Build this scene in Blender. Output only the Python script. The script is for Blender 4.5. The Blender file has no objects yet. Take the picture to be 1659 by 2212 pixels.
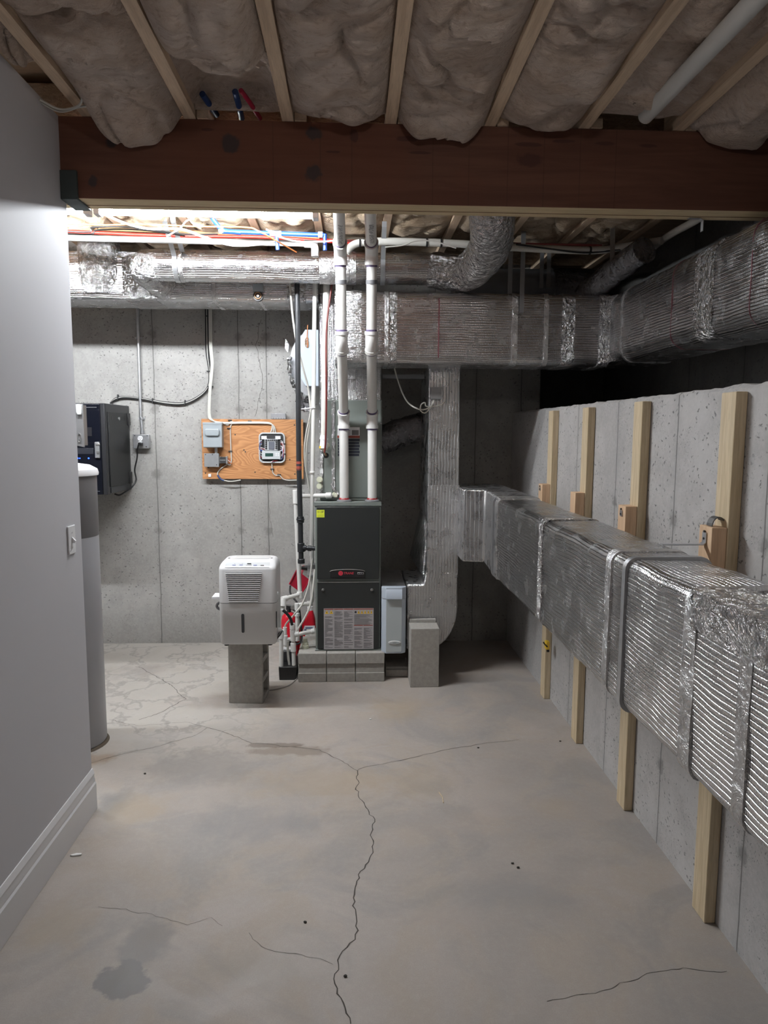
import bpy, math, random
from mathutils import Vector, Matrix, noise
random.seed(7)
SC = bpy.context.scene
COL = SC.collection

# ------------------------------------------------------------------ camera
F_PX, CX, CY, EYE = 1520.0, 829.5, 1106.0, 1.66
def _basis(vp=(762, 932), xv=765):
    y = Vector((vp[0]-CX, vp[1]-CY, F_PX)).normalized()
    yv = (-(vp[0]-CX)*(xv-CX) - F_PX*F_PX)/(vp[1]-CY)
    z = -Vector((xv-CX, yv, F_PX)).normalized()
    x = y.cross(z)
    return x, y, z
_bx, _by, _bz = _basis()
M = Matrix((( _bx[0], _by[0], _bz[0]), (_bx[1], _by[1], _bz[1]), (_bx[2], _by[2], _bz[2])))  # world -> (right, down, forward)
cam_d = bpy.data.cameras.new('camera'); cam = bpy.data.objects.new('camera', cam_d); COL.objects.link(cam)
right, down, fwd = Vector(M[0]), Vector(M[1]), Vector(M[2])
rot = Matrix((right, -down, -fwd)).transposed()
cam.matrix_world = Matrix.Translation((0, 0, EYE)) @ rot.to_4x4()
cam_d.sensor_fit = 'VERTICAL'; cam_d.sensor_height = 36.0; cam_d.lens = F_PX/2212*36.0
cam_d.clip_start = 0.05; cam_d.clip_end = 60
SC.camera = cam

# ------------------------------------------------------------------ world, exposure
W = bpy.data.worlds.new('world'); SC.world = W; W.use_nodes = True
W.node_tree.nodes['Background'].inputs[0].default_value = (0.5, 0.52, 0.58, 1)
W.node_tree.nodes['Background'].inputs[1].default_value = 0.004
SC.view_settings.view_transform = 'Standard'; SC.view_settings.look = 'None'
SC.view_settings.exposure = 0.0; SC.view_settings.gamma = 1.0; SC.view_settings.use_curve_mapping = False
SC.cycles.max_bounces = 6; SC.cycles.diffuse_bounces = 4; SC.cycles.glossy_bounces = 3; SC.cycles.transmission_bounces = 4; SC.cycles.sample_clamp_indirect = 6.0; SC.cycles.adaptive_threshold = 0.03
TUBE_POWER = 225.0        # emission strength of the lit tubes
FILL_BULB_POWER = 85.0        # unseen bulb added as fill for the front ceiling and near floor

def P(px, py, X=None, Y=None, Z=None):
    """point on a plane of the room seen at a photo position (used for measuring)"""
    c = Vector(((px-CX)/F_PX, (py-CY)/F_PX, 1.0)); r = M.transposed() @ c
    t = Y/r[1] if Y is not None else (X/r[0] if X is not None else (Z-EYE)/r[2])
    return Vector((0, 0, EYE)) + r*t

# ------------------------------------------------------------------ materials
def new_mat(name):
    m = bpy.data.materials.new(name); m.use_nodes = True
    nt = m.node_tree; b = nt.nodes['Principled BSDF']
    return m, nt, b
class NT:
    def __init__(s, nt): s.nt = nt; s.N = nt.nodes; s.L = nt.links
    def put(s, sock, v):
        if isinstance(v, bpy.types.NodeSocket): s.L.new(v, sock)
        elif v is not None: sock.default_value = v
    def node(s, t, **kw):
        n = s.N.new(t)
        for k, v in kw.items(): setattr(n, k, v)
        return n
    def math(s, op, a, b=None, c=None, clamp=False):
        n = s.node('ShaderNodeMath', operation=op); n.use_clamp = clamp
        s.put(n.inputs[0], a)
        if b is not None: s.put(n.inputs[1], b)
        if c is not None: s.put(n.inputs[2], c)
        return n.outputs[0]
    def smooth(s, v, a, b, lo=0.0, hi=1.0):
        n = s.node('ShaderNodeMapRange', interpolation_type='SMOOTHSTEP')
        s.put(n.inputs[0], v); n.inputs[1].default_value = a; n.inputs[2].default_value = b
        n.inputs[3].default_value = lo; n.inputs[4].default_value = hi
        return n.outputs[0]
    def coord(s, kind='Object'):
        return s.node('ShaderNodeTexCoord').outputs[kind]
    def pos(s): return s.node('ShaderNodeNewGeometry').outputs['Position']
    def sep(s, v):
        n = s.node('ShaderNodeSeparateXYZ'); s.put(n.inputs[0], v); return n.outputs
    def comb(s, x, y, z):
        n = s.node('ShaderNodeCombineXYZ')
        for i, v in enumerate((x, y, z)): s.put(n.inputs[i], v)
        return n.outputs[0]
    def noise(s, v, scale, detail=4, rough=0.55, dist=0.0, fac=True):
        n = s.node('ShaderNodeTexNoise'); s.put(n.inputs['Vector'], v)
        n.inputs['Scale'].default_value = scale; n.inputs['Detail'].default_value = detail
        n.inputs['Roughness'].default_value = rough; n.inputs['Distortion'].default_value = dist
        return n.outputs[0] if fac else n.outputs[1]
    def voro(s, v, scale, feature='F1', out=0, rnd=1.0):
        n = s.node('ShaderNodeTexVoronoi', feature=feature); s.put(n.inputs['Vector'], v)
        n.inputs['Scale'].default_value = scale; n.inputs['Randomness'].default_value = rnd
        return n.outputs[out]
    def mapping(s, v, scale=(1, 1, 1), loc=(0, 0, 0)):
        n = s.node('ShaderNodeMapping'); s.put(n.inputs[0], v)
        n.inputs['Scale'].default_value = scale; n.inputs['Location'].default_value = loc
        return n.outputs[0]
    def mix(s, f, a, b, blend='MIX'):
        n = s.node('ShaderNodeMix', data_type='RGBA', blend_type=blend)
        s.put(n.inputs[0], f)
        for sock, v in ((n.inputs[6], a), (n.inputs[7], b)):
            if isinstance(v, tuple): v = (v[0], v[1], v[2], 1.0)
            s.put(sock, v)
        return n.outputs[2]
    def ramp(s, f, stops):
        n = s.node('ShaderNodeValToRGB'); s.put(n.inputs[0], f)
        e = n.color_ramp.elements
        while len(e) < len(stops): e.new(0.5)
        for el, (p, c) in zip(e, stops): el.position = p; el.color = (c[0], c[1], c[2], 1)
        return n.outputs[0]
    def bump(s, h, strength=0.5, dist=0.002, normal=None):
        n = s.node('ShaderNodeBump'); s.put(n.inputs['Height'], h)
        n.inputs['Strength'].default_value = strength; n.inputs['Distance'].default_value = dist
        if normal is not None: s.put(n.inputs['Normal'], normal)
        return n.outputs[0]

def plain(name, col, rough=0.5, metal=0.0, var=0.08, scale=18, bump=0.0, spec=None, coat=0.0):
    m, nt, b = new_mat(name); t = NT(nt)
    n = t.noise(t.coord(), scale, 3)
    c = t.mix(n, tuple(x*(1-var) for x in col), tuple(min(1, x*(1+var)) for x in col))
    t.put(b.inputs['Base Color'], c)
    b.inputs['Roughness'].default_value = rough; b.inputs['Metallic'].default_value = metal
    if spec is not None: b.inputs['Specular IOR Level'].default_value = spec
    if coat: b.inputs['Coat Weight'].default_value = coat
    if bump: t.put(b.inputs['Normal'], t.bump(t.noise(t.coord(), scale*8, 3), 0.4, bump))
    return m

def concrete(name, axis='x', lines=(), ties=(), tone=(0.36, 0.355, 0.345), wet=0.0):
    """board-formed concrete: mottling, bug holes, form seams at given places, tie marks"""
    m, nt, b = new_mat(name); t = NT(nt)
    p = t.pos(); s = t.sep(p)
    big = t.noise(p, 1.3, 5, 0.6); mid = t.noise(p, 7, 5, 0.62); fine = t.noise(p, 70, 4, 0.6)
    c = t.mix(t.smooth(big, 0.3, 0.7), tuple(x*0.84 for x in tone), tuple(x*1.16 for x in tone))
    c = t.mix(t.smooth(mid, 0.42, 0.62, 0, 0.4), c, tuple(x*0.76 for x in tone))
    c = t.mix(t.smooth(fine, 0.35, 0.75, 0, 0.3), c, tuple(min(1, x*1.35) for x in tone))
    wp_ = t.node('ShaderNodeVectorMath', operation='MULTIPLY_ADD'); t.put(wp_.inputs[0], t.noise(p, 30, 4, 0.6, fac=False)); wp_.inputs[1].default_value = (0.05, 0.05, 0.05); t.put(wp_.inputs[2], p)
    pv = t.mapping(wp_.outputs[0], (1.0, 1.0, 1.5))
    pd = t.voro(pv, 30); pmask = t.smooth(pd, 0.08, 0.26, 1, 0)
    pmask = t.math('MULTIPLY', pmask, t.smooth(t.noise(p, 2.6, 3), 0.40, 0.52))
    pd2 = t.voro(pv, 75); pm2 = t.math('MULTIPLY', t.smooth(pd2, 0.12, 0.3, 0.8, 0), t.smooth(t.noise(p, 4.2, 3), 0.46, 0.6))
    hole = t.math('MAXIMUM', pmask, pm2)
    c = t.mix(t.math('MULTIPLY', hole, 0.75), c, (0.10, 0.098, 0.095))
    a = s[0] if axis == 'x' else s[1]
    wob = t.math('MULTIPLY', t.math('SUBTRACT', t.noise(p, 5, 4), 0.5), 0.016)
    al = t.math('ADD', a, wob)
    h = t.math('MULTIPLY', hole, -1.0)
    for x0 in lines:
        d = t.math('ABSOLUTE', t.math('SUBTRACT', al, x0))
        c = t.mix(t.smooth(d, 0.0015, 0.0055, 0.75, 0), c, (0.09, 0.088, 0.085))
        c = t.mix(t.smooth(d, 0.005, 0.05, 0.18, 0), c, tuple(x*0.6 for x in tone))
        h = t.math('SUBTRACT', h, t.smooth(d, 0.001, 0.006, 0.8, 0))
    for (x0, z0, r) in ties:
        dx = t.math('SUBTRACT', al, x0); dz = t.math('ADD', t.math('SUBTRACT', s[2], z0), wob)
        d = t.math('SQRT', t.math('ADD', t.math('MULTIPLY', dx, dx), t.math('MULTIPLY', dz, dz)))
        d = t.math('ADD', d, t.math('MULTIPLY', t.math('SUBTRACT', t.noise(p, 40, 3), 0.5), 0.06))
        c = t.mix(t.smooth(d, r*0.25, r*0.75, 0.6, 0), c, (0.15, 0.147, 0.14))
        h = t.math('SUBTRACT', h, t.smooth(d, r*0.5, r, 0.7, 0))
    t.put(b.inputs['Base Color'], c); b.inputs['Roughness'].default_value = 0.85
    h2 = t.math('ADD', h, t.math('MULTIPLY', fine, 0.25))
    t.put(b.inputs['Normal'], t.bump(h2, 0.6, 0.003))
    return m

def foil(name, ridge=1.0, dots=0.45, crumple=0.12, pitch=0.0142, rough=0.2, col=(0.66, 0.66, 0.67), csc=34, dist=0.004):
    """reflective bubble-foil wrap: quilted ridges along the length (UV in metres), bubbles, creases"""
    m, nt, b = new_mat(name); t = NT(nt)
    uv = t.node('ShaderNodeUVMap').outputs[0]; s = t.sep(uv)
    o = t.coord()
    wav = t.math('MULTIPLY', t.math('SUBTRACT', t.noise(o, 3.2, 3), 0.5), 0.03)
    v = t.math('ADD', s[1], wav)
    r = t.math('ABSOLUTE', t.math('SINE', t.math('MULTIPLY', v, math.pi/pitch)))
    r = t.smooth(r, 0.0, 0.5)
    d = t.voro(t.comb(s[0], s[1], 0.0), 120, rnd=0.3)
    d = t.math('SUBTRACT', 1.0, t.math('MULTIPLY', d, 1.3))
    vc = t.voro(o, csc, feature='DISTANCE_TO_EDGE')
    cr = t.math('MULTIPLY', t.noise(o, csc*0.5, 3, 0.5), 2.0) if crumple < 0.2 else t.math('ADD', t.math('MULTIPLY', t.smooth(vc, 0.0, 0.3), 0.35), t.math('ADD', t.math('MULTIPLY', t.math('ABSOLUTE', t.math('SUBTRACT', t.noise(o, csc*0.55, 4, 0.6, 1.8), 0.5)), 3.4), t.math('MULTIPLY', t.math('ABSOLUTE', t.math('SUBTRACT', t.noise(o, csc*1.7, 4, 0.6, 1.2), 0.5)), 1.6)))
    low = t.noise(o, 6, 3, 0.5)
    h = t.math('ADD', t.math('MULTIPLY', r, ridge), t.math('MULTIPLY', d, dots*0.8))
    h = t.math('ADD', h, t.math('MULTIPLY', cr, crumple))
    h = t.math('ADD', h, t.math('MULTIPLY', low, 1.6))
    t.put(b.inputs['Normal'], t.bump(h, 0.75, dist))
    t.put(b.inputs['Base Color'], t.mix(t.noise(o, 9, 3), tuple(x*0.9 for x in col), col))
    b.inputs['Metallic'].default_value = 1.0
    t.put(b.inputs['Roughness'], t.smooth(t.noise(o, 14, 4), 0.3, 0.7, rough-0.06, rough+0.1))
    return m

def wood(name, c1, c2, axis=1, ring=34, knots=True, rough=0.65):
    m, nt, b = new_mat(name); t = NT(nt)
    o = t.coord(); sc = [1.0, 1.0, 1.0]; sc[axis] = 0.06
    v = t.mapping(o, tuple(sc))
    g = t.noise(v, ring, 5, 0.6, 0.6); g2 = t.noise(v, ring*4, 3, 0.6)
    c = t.mix(t.smooth(g, 0.35, 0.65), c1, c2)
    c = t.mix(t.smooth(g2, 0.45, 0.7, 0, 0.35), c, tuple(x*0.7 for x in c1))
    if knots:
        sc2 = [1.0, 1.0, 1.0]; sc2[axis] = 0.45
        k = t.voro(t.mapping(o, tuple(sc2), (3.3, 1.7, 0.4)), 4.2)
        c = t.mix(t.smooth(k, 0.055, 0.11, 0.85, 0), c, tuple(x*0.25 for x in c1))
    t.put(b.inputs['Base Color'], c); b.inputs['Roughness'].default_value = rough
    t.put(b.inputs['Normal'], t.bump(g2, 0.25, 0.001))
    return m

def fibre(name, c1, c2, c3):
    m, nt, b = new_mat(name); t = NT(nt)
    o = t.pos(); v = t.mapping(o, (0.8, 1.6, 1.6))
    n1 = t.noise(v, 5, 5, 0.62, 0.8); n2 = t.noise(v, 26, 6, 0.7, 1.0); n3 = t.noise(t.mapping(o, (0.5, 2, 2)), 90, 3, 0.7)
    c = t.mix(t.smooth(n1, 0.36, 0.6), c1, c2)
    c = t.mix(t.smooth(n2, 0.5, 0.7, 0, 0.7), c, c3)
    c = t.mix(t.math('MULTIPLY', t.smooth(n1, 0.54, 0.68), 0.3), c, c3)
    t.put(b.inputs['Base Color'], c); b.inputs['Roughness'].default_value = 1.0
    b.inputs['Specular IOR Level'].default_value = 0.1
    b.inputs['Sheen Weight'].default_value = 0.15
    h = t.math('ADD', t.math('MULTIPLY', n2, 1.0), t.math('MULTIPLY', n3, 0.35))
    t.put(b.inputs['Normal'], t.bump(h, 0.95, 0.035))
    return m

def emit(name, col, strength):
    m, nt, b = new_mat(name)
    b.inputs['Base Color'].default_value = (*col, 1)
    b.inputs['Emission Color'].default_value = (*col, 1); b.inputs['Emission Strength'].default_value = strength
    return m

def clear(name, col=(0.9, 0.92, 0.9), trans=0.75, rough=0.12):
    m, nt, b = new_mat(name)
    b.inputs['Base Color'].default_value = (*col, 1); b.inputs['Transmission Weight'].default_value = trans
    b.inputs['Roughness'].default_value = rough; b.inputs['IOR'].default_value = 1.3
    return m

# ------------------------------------------------------------------ mesh building
class MB:
    def __init__(s): s.v = []; s.f = []; s.uv = []; s.m = []
    def add(s, verts, faces, uvs=None, mi=0):
        o = len(s.v); s.v += [Vector(v) for v in verts]
        for i, f in enumerate(faces):
            s.f.append([o+k for k in f]); s.uv.append(uvs[i] if uvs else None); s.m.append(mi)
        return s
    def box(s, a, b, mi=0):
        x0, y0, z0 = (min(a[i], b[i]) for i in range(3)); x1, y1, z1 = (max(a[i], b[i]) for i in range(3))
        v = [(x0, y0, z0), (x1, y0, z0), (x1, y1, z0), (x0, y1, z0), (x0, y0, z1), (x1, y0, z1), (x1, y1, z1), (x0, y1, z1)]
        return s.add(v, [(3, 2, 1, 0), (4, 5, 6, 7), (0, 1, 5, 4), (1, 2, 6, 5), (2, 3, 7, 6), (3, 0, 4, 7)], mi=mi)
    def prism(s, poly, d, mi=0):
        """poly: 3D outline, d: extrusion vector"""
        n = len(poly); d = Vector(d); a = [Vector(p) for p in poly]
        nrm = sum(((a[i]).cross(a[(i+1) % n]) for i in range(n)), Vector())
        if nrm.dot(d) > 0: a.reverse()
        v = a + [p+d for p in a]
        fs = [tuple(range(n)), tuple(range(2*n-1, n-1, -1))] + [((i+1) % n, i, n+i, n+(i+1) % n) for i in range(n)]
        return s.add(v, fs, mi=mi)
    def sweep(s, path, prof, up=(0, 0, 1), caps=True, disp=None, scale=None, mi=0, closed=True):
        """closed profile carried along a path; UV = metres along, metres round"""
        path = [Vector(p) for p in path]; n = len(path); k = len(prof)
        up = Vector(up); fr = []
        t = (path[1]-path[0]).normalized()
        sd = t.cross(up)
        if sd.length < 1e-4: up = Vector((1, 0, 0)); sd = t.cross(up)
        sd.normalize()
        for i in range(n):
            a = path[max(i-1, 0)]; b = path[min(i+1, n-1)]
            t2 = (b-a)
            if t2.length < 1e-9: t2 = t
            t2.normalize()
            q = t.rotation_difference(t2); sd = q @ sd; sd = (sd - t2*sd.dot(t2)).normalized(); t = t2
            fr.append((sd.copy(), sd.cross(t2).normalized()))
        al = [0.0]; pl = [0.0]
        for i in range(1, n): al.append(al[-1]+(path[i]-path[i-1]).length)
        for j in range(1, k+1):
            p, q = prof[j-1], prof[j % k]; pl.append(pl[-1]+math.hypot(q[0]-p[0], q[1]-p[1]))
        v = []
        for i in range(n):
            sx, ux = fr[i]; g = scale(al[i]/max(al[-1], 1e-9)) if scale else 1.0
            for (x, y) in prof:
                p = path[i]+sx*x*g+ux*y*g
                if disp:
                    o = (sx*x+ux*y).normalized(); p = p+o*disp(p, al[i], al[-1])
                v.append(p)
        fs = []; us = []
        for i in range(n-1):
            for j in range(k if closed else k-1):
                j2 = (j+1) % k
                fs.append((i*k+j, i*k+j2, (i+1)*k+j2, (i+1)*k+j))
                us.append(((al[i], pl[j]), (al[i], pl[j+1]), (al[i+1], pl[j+1]), (al[i+1], pl[j])))
        if caps:
            fs.append(tuple(range(k-1, -1, -1))); us.append(tuple((prof[j][0], prof[j][1]) for j in range(k-1, -1, -1)))
            fs.append(tuple((n-1)*k+j for j in range(k))); us.append(tuple((prof[j][0], prof[j][1]) for j in range(k)))
        # make the shell face outwards
        o = len(s.v); s.add(v, fs, us, mi)
        return s
    def cyl(s, p0, p1, r, n=20, r2=None, mi=0):
        r2 = r if r2 is None else r2
        p0, p1 = Vector(p0), Vector(p1)
        return s.sweep([p0, p1], circ(r, n), up=(0, 0, 1) if abs((p1-p0).normalized().z) < 0.9 else (0, 1, 0), scale=(lambda q: 1+(r2/r-1)*q), mi=mi)
    def tube(s, pts, r, n=10, mi=0, disp=None):
        d = (Vector(pts[1])-Vector(pts[0])).normalized()
        return s.sweep(pts, circ(r, n), up=(0, 0, 1) if abs(d.z) < 0.9 else (0, 1, 0), mi=mi, disp=disp)
    def lathe(s, prof, c, n=32, axis='z', mi=0):
        """prof: (radius, height) pairs"""
        v = []; fs = []; c = Vector(c); k = len(prof)
        for i in range(n):
            a = 2*math.pi*i/n; ca, sa = math.cos(a), math.sin(a)
            for (r, h) in prof:
                if axis == 'z': v.append(c+Vector((r*ca, r*sa, h)))
                elif axis == 'y': v.append(c+Vector((r*ca, h, r*sa)))
                else: v.append(c+Vector((h, r*ca, r*sa)))
        for i in range(n):
            i2 = (i+1) % n
            for j in range(k-1): fs.append((i*k+j, i2*k+j, i2*k+j+1, i*k+j+1))
        fs.append(tuple(i*k for i in range(n-1, -1, -1))); fs.append(tuple(i*k+k-1 for i in range(n)))
        return s.add(v, fs, mi=mi)
    def sphere(s, c, r, sc=(1, 1, 1), n=16, m=10, mi=0):
        prof = [(max(1e-4, r*math.sin(math.pi*j/m)), -r*math.cos(math.pi*j/m)) for j in range(m+1)]
        o = len(s.v); s.lathe(prof, (0, 0, 0), n, mi=mi)
        for i in range(o, len(s.v)):
            p = s.v[i]; s.v[i] = Vector((p.x*sc[0], p.y*sc[1], p.z*sc[2]))+Vector(c)
        return s
    def grid(s, fn, nu, nv, mi=0):
        v = [fn(i/nu, j/nv) for i in range(nu+1) for j in range(nv+1)]
        fs = [(i*(nv+1)+j, (i+1)*(nv+1)+j, (i+1)*(nv+1)+j+1, i*(nv+1)+j+1) for i in range(nu) for j in range(nv)]
        return s.add(v, fs, mi=mi)

def circ(r, n=16): return [(r*math.cos(2*math.pi*i/n), r*math.sin(2*math.pi*i/n)) for i in range(n)]
def rrect(w, h, r, seg=5, per=0):
    """rounded rectangle; per = extra points along each side"""
    out = []
    cs = [(w/2-r, h/2-r, 0), (-w/2+r, h/2-r, 90), (-w/2+r, -h/2+r, 180), (w/2-r, -h/2+r, 270)]
    for q, (cx, cy, a0) in enumerate(cs):
        arc = [(cx+r*math.cos(math.radians(a0+90*i/seg)), cy+r*math.sin(math.radians(a0+90*i/seg))) for i in range(seg+1)]
        out += arc
        nx, ny, na = cs[(q+1) % 4]
        e = (nx+r*math.cos(math.radians(na)), ny+r*math.sin(math.radians(na)))
        for i in range(1, per+1):
            f = i/(per+1); out.append((arc[-1][0]*(1-f)+e[0]*f, arc[-1][1]*(1-f)+e[1]*f))
    return out
def fillet(pts, r, n=6):
    pts = [Vector(p) for p in pts]; out = [pts[0]]
    for i in range(1, len(pts)-1):
        a, b, c = pts[i-1], pts[i], pts[i+1]
        d1 = (a-b); d2 = (c-b); q = min(r, d1.length*0.48, d2.length*0.48)
        p, e = b+d1.normalized()*q, b+d2.normalized()*q
        for k in range(n+1):
            f = k/n; out.append(p*(1-f)**2+b*2*f*(1-f)+e*f*f)
    out.append(pts[-1]); return out
def resample(pts, step):
    out = [pts[0]]
    for a, b in zip(pts, pts[1:]):
        k = max(1, int(round((b-a).length/step)))
        out += [a.lerp(b, i/k) for i in range(1, k+1)]
    return out
def spline(pts, n=8):
    pts = [Vector(p) for p in pts]; q = [pts[0]*2-pts[1]]+pts+[pts[-1]*2-pts[-2]]; out = []
    for i in range(1, len(q)-2):
        a, b, c, d = q[i-1:i+3]
        for k in range(n):
            t = k/n
            out.append(0.5*((2*b)+(c-a)*t+(2*a-5*b+4*c-d)*t*t+(3*b-a-3*c+d)*t**3))
    out.append(pts[-1]); return out
def fbm(p, sc, oct=4):
    return noise.fractal(Vector(p)*sc, 0.6, 2.1, oct)

ORG = {}
def _link(name, mb, mats, origin, smooth=True, bevel=0.0, angle=38, seg=2):
    me = bpy.data.meshes.new(name)
    me.from_pydata([v-origin for v in mb.v], [], mb.f)
    if any(u is not None for u in mb.uv):
        ul = me.uv_layers.new(name='UVMap'); li = 0
        for f, u in zip(mb.f, mb.uv):
            for k in range(len(f)):
                ul.data[li].uv = u[k] if u is not None else (0, 0); li += 1
    if not isinstance(mats, (list, tuple)): mats = [mats]
    for m in mats: me.materials.append(m)
    me.polygons.foreach_set('material_index', mb.m)
    import bmesh
    bm = bmesh.new(); bm.from_mesh(me); bmesh.ops.recalc_face_normals(bm, faces=bm.faces); bm.to_mesh(me); bm.free()
    if smooth:
        me.polygons.foreach_set('use_smooth', [True]*len(me.polygons)); me.set_sharp_from_angle(angle=math.radians(angle))
    me.update()
    o = bpy.data.objects.new(name, me); COL.objects.link(o)
    if bevel:
        bv = o.modifiers.new('bevel', 'BEVEL'); bv.width = bevel; bv.segments = seg; bv.limit_method = 'ANGLE'; bv.angle_limit = math.radians(40)
        bv.harden_normals = False
    return o
def tag(o, label, cat, group=None):
    o['label'] = label; o['category'] = cat
    if group: o['group'] = group
    return o
def thing(name, label, cat, loc, group=None):
    o = bpy.data.objects.new(name, None); COL.objects.link(o); o.location = loc
    o.empty_display_size = 0.05; ORG[o] = Vector(loc); return tag(o, label, cat, group)
def part(name, mb, mat, parent, label=None, **kw):
    o = _link(name, mb, mat, ORG[parent], **kw); o.parent = parent; ORG[o] = ORG[parent]
    if label: o['label'] = label
    return o
def single(name, mb, mat, label, cat, group=None, **kw):
    xs = [v.x for v in mb.v]; ys = [v.y for v in mb.v]; zs = [v.z for v in mb.v]
    org = Vector(((min(xs)+max(xs))/2, (min(ys)+max(ys))/2, min(zs)))
    o = _link(name, mb, mat, Vector((0, 0, 0)), **kw)
    o.data.transform(Matrix.Translation(-org)); o.location = org; ORG[o] = org
    return tag(o, label, cat, group)
def struct(name, mb, mat, **kw):
    o = _link(name, mb, mat, Vector((0, 0, 0)), **kw); o['kind'] = 'structure'; ORG[o] = Vector((0, 0, 0)); return o
def copy_thing(root, delta, label, group=None):
    r = root.copy(); COL.objects.link(r); r.location = root.location+Vector(delta); r['label'] = label; ORG[r] = ORG[root]+Vector(delta)
    if group: r['group'] = group
    for ch in list(root.children):
        c = ch.copy(); COL.objects.link(c); c.parent = r; ORG[c] = ORG[r]
        for g in list(ch.children):
            d = g.copy(); COL.objects.link(d); d.parent = c; ORG[d] = ORG[r]
    return r
def text_mb(txt, size, origin, xdir, ydir, shear=0.0, ext=0.0008):
    cu = bpy.data.curves.new('lettering', 'FONT'); cu.body = txt; cu.size = size; cu.shear = shear; cu.extrude = ext; cu.align_x = 'CENTER'; cu.align_y = 'CENTER'
    ob = bpy.data.objects.new('lettering', cu); COL.objects.link(ob)
    dg = bpy.context.evaluated_depsgraph_get(); me = bpy.data.meshes.new_from_object(ob.evaluated_get(dg))
    x, y = Vector(xdir).normalized(), Vector(ydir).normalized(); z = x.cross(y); o = Vector(origin)
    mb = MB(); mb.add([o+x*v.co.x+y*v.co.y+z*v.co.z for v in me.vertices], [tuple(p.vertices) for p in me.polygons])
    bpy.data.objects.remove(ob); bpy.data.curves.remove(cu); bpy.data.meshes.remove(me)
    return mb

# ------------------------------------------------------------------ shared materials
M_FOIL = foil('foil_wrap')
M_FOILV = foil('foil_wrap_soft', ridge=0.8, dots=0.3, crumple=0.05, pitch=0.02, rough=0.28)
M_CRUMP = foil('foil_crumpled', ridge=0.0, dots=0.1, crumple=2.2, csc=18, rough=0.16, dist=0.011)
M_TAPE = foil('foil_tape', ridge=0.0, dots=0.1, crumple=1.3, csc=30, rough=0.3, dist=0.004, col=(0.74, 0.74, 0.75))
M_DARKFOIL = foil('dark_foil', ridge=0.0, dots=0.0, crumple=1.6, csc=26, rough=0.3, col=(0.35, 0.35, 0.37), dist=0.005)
M_GALV = plain('galvanised', (0.55, 0.56, 0.58), 0.38, 0.9, 0.15, 40)
M_DULL = plain('dull_metal', (0.34, 0.35, 0.36), 0.5, 0.7, 0.12, 30)
M_PVC = plain('white_pvc', (0.66, 0.655, 0.635), 0.32, 0, 0.03, 12)
M_PVCF = plain('white_pvc_fitting', (0.72, 0.715, 0.70), 0.28, 0, 0.03, 12)
M_PRIMER = plain('purple_primer', (0.12, 0.09, 0.19), 0.5)
M_REDGLUE = plain('red_sealant', (0.28, 0.012, 0.016), 0.4)
M_RUBBER = plain('black_rubber', (0.02, 0.02, 0.022), 0.5)
M_GREYRUB = plain('grey_rubber', (0.16, 0.16, 0.17), 0.6)
M_BLACKIRON = plain('black_iron', (0.03, 0.032, 0.036), 0.38, 0.3, 0.2, 30)
M_DOOR = plain('charcoal_enamel', (0.024, 0.027, 0.027), 0.42, 0.1, 0.08, 4)
M_CASE = plain('grey_green_enamel', (0.20, 0.225, 0.21), 0.42, 0.15, 0.05, 6)
M_FILTER = plain('pale_blue_plastic', (0.47, 0.53, 0.61), 0.35, 0, 0.02, 6)
M_FILTERG = plain('grey_plastic', (0.42, 0.46, 0.47), 0.4, 0, 0.03, 6)
M_WHITE = plain('white_plastic', (0.78, 0.78, 0.80), 0.35, 0, 0.02, 9)
M_OFFW = plain('offwhite_plastic', (0.60, 0.60, 0.60), 0.38, 0, 0.03, 7)
M_PANELG = plain('control_strip_grey', (0.52, 0.54, 0.56), 0.35, 0, 0.03, 7)
M_DARK = plain('dark_plastic', (0.035, 0.035, 0.038), 0.45)
M_BLACK = plain('black_plastic', (0.012, 0.012, 0.013), 0.4)
M_CAB = plain('black_steel', (0.017, 0.018, 0.022), 0.34, 0.4, 0.1, 8)
M_SMOKE = plain('smoked_glass', (0.006, 0.007, 0.012), 0.08, 0, 0.05, 8)
M_GREYBOX = plain('grey_box_enamel', (0.36, 0.40, 0.43), 0.4, 0.2, 0.05, 14)
M_CMU = plain('block_concrete', (0.34, 0.325, 0.30), 0.95, 0, 0.25, 46, bump=0.004)
def ply_mat():
    m, nt, b = new_mat('plywood'); t = NT(nt); p = t.pos()
    v = t.mapping(p, (0.55, 1, 1.6)); n = t.noise(v, 3.4, 2, 0.4, 0.4)
    r = t.math('FRACT', t.math('MULTIPLY', n, 26.0)); g = t.noise(t.mapping(p, (0.08, 1, 1)), 120, 3)
    c = t.mix(t.smooth(r, 0.0, 0.9), (0.40, 0.175, 0.065), (0.56, 0.275, 0.115))
    c = t.mix(t.smooth(r, 0.86, 1.0, 0, 0.5), c, (0.32, 0.13, 0.045)); c = t.mix(t.smooth(g, 0.4, 0.7, 0, 0.3), c, (0.36, 0.16, 0.06))
    t.put(b.inputs['Base Color'], c); b.inputs['Roughness'].default_value = 0.55
    return m
M_PLY = ply_mat()
M_STUD = wood('treated_pine', (0.58, 0.46, 0.29), (0.70, 0.58, 0.40), axis=2, ring=60)
M_BLOCKW = wood('orange_pine', (0.68, 0.45, 0.28), (0.76, 0.54, 0.35), axis=2, ring=60, knots=False)
M_JOIST = wood('joist_pine', (0.58, 0.43, 0.30), (0.70, 0.54, 0.39), axis=1, ring=50)
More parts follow.
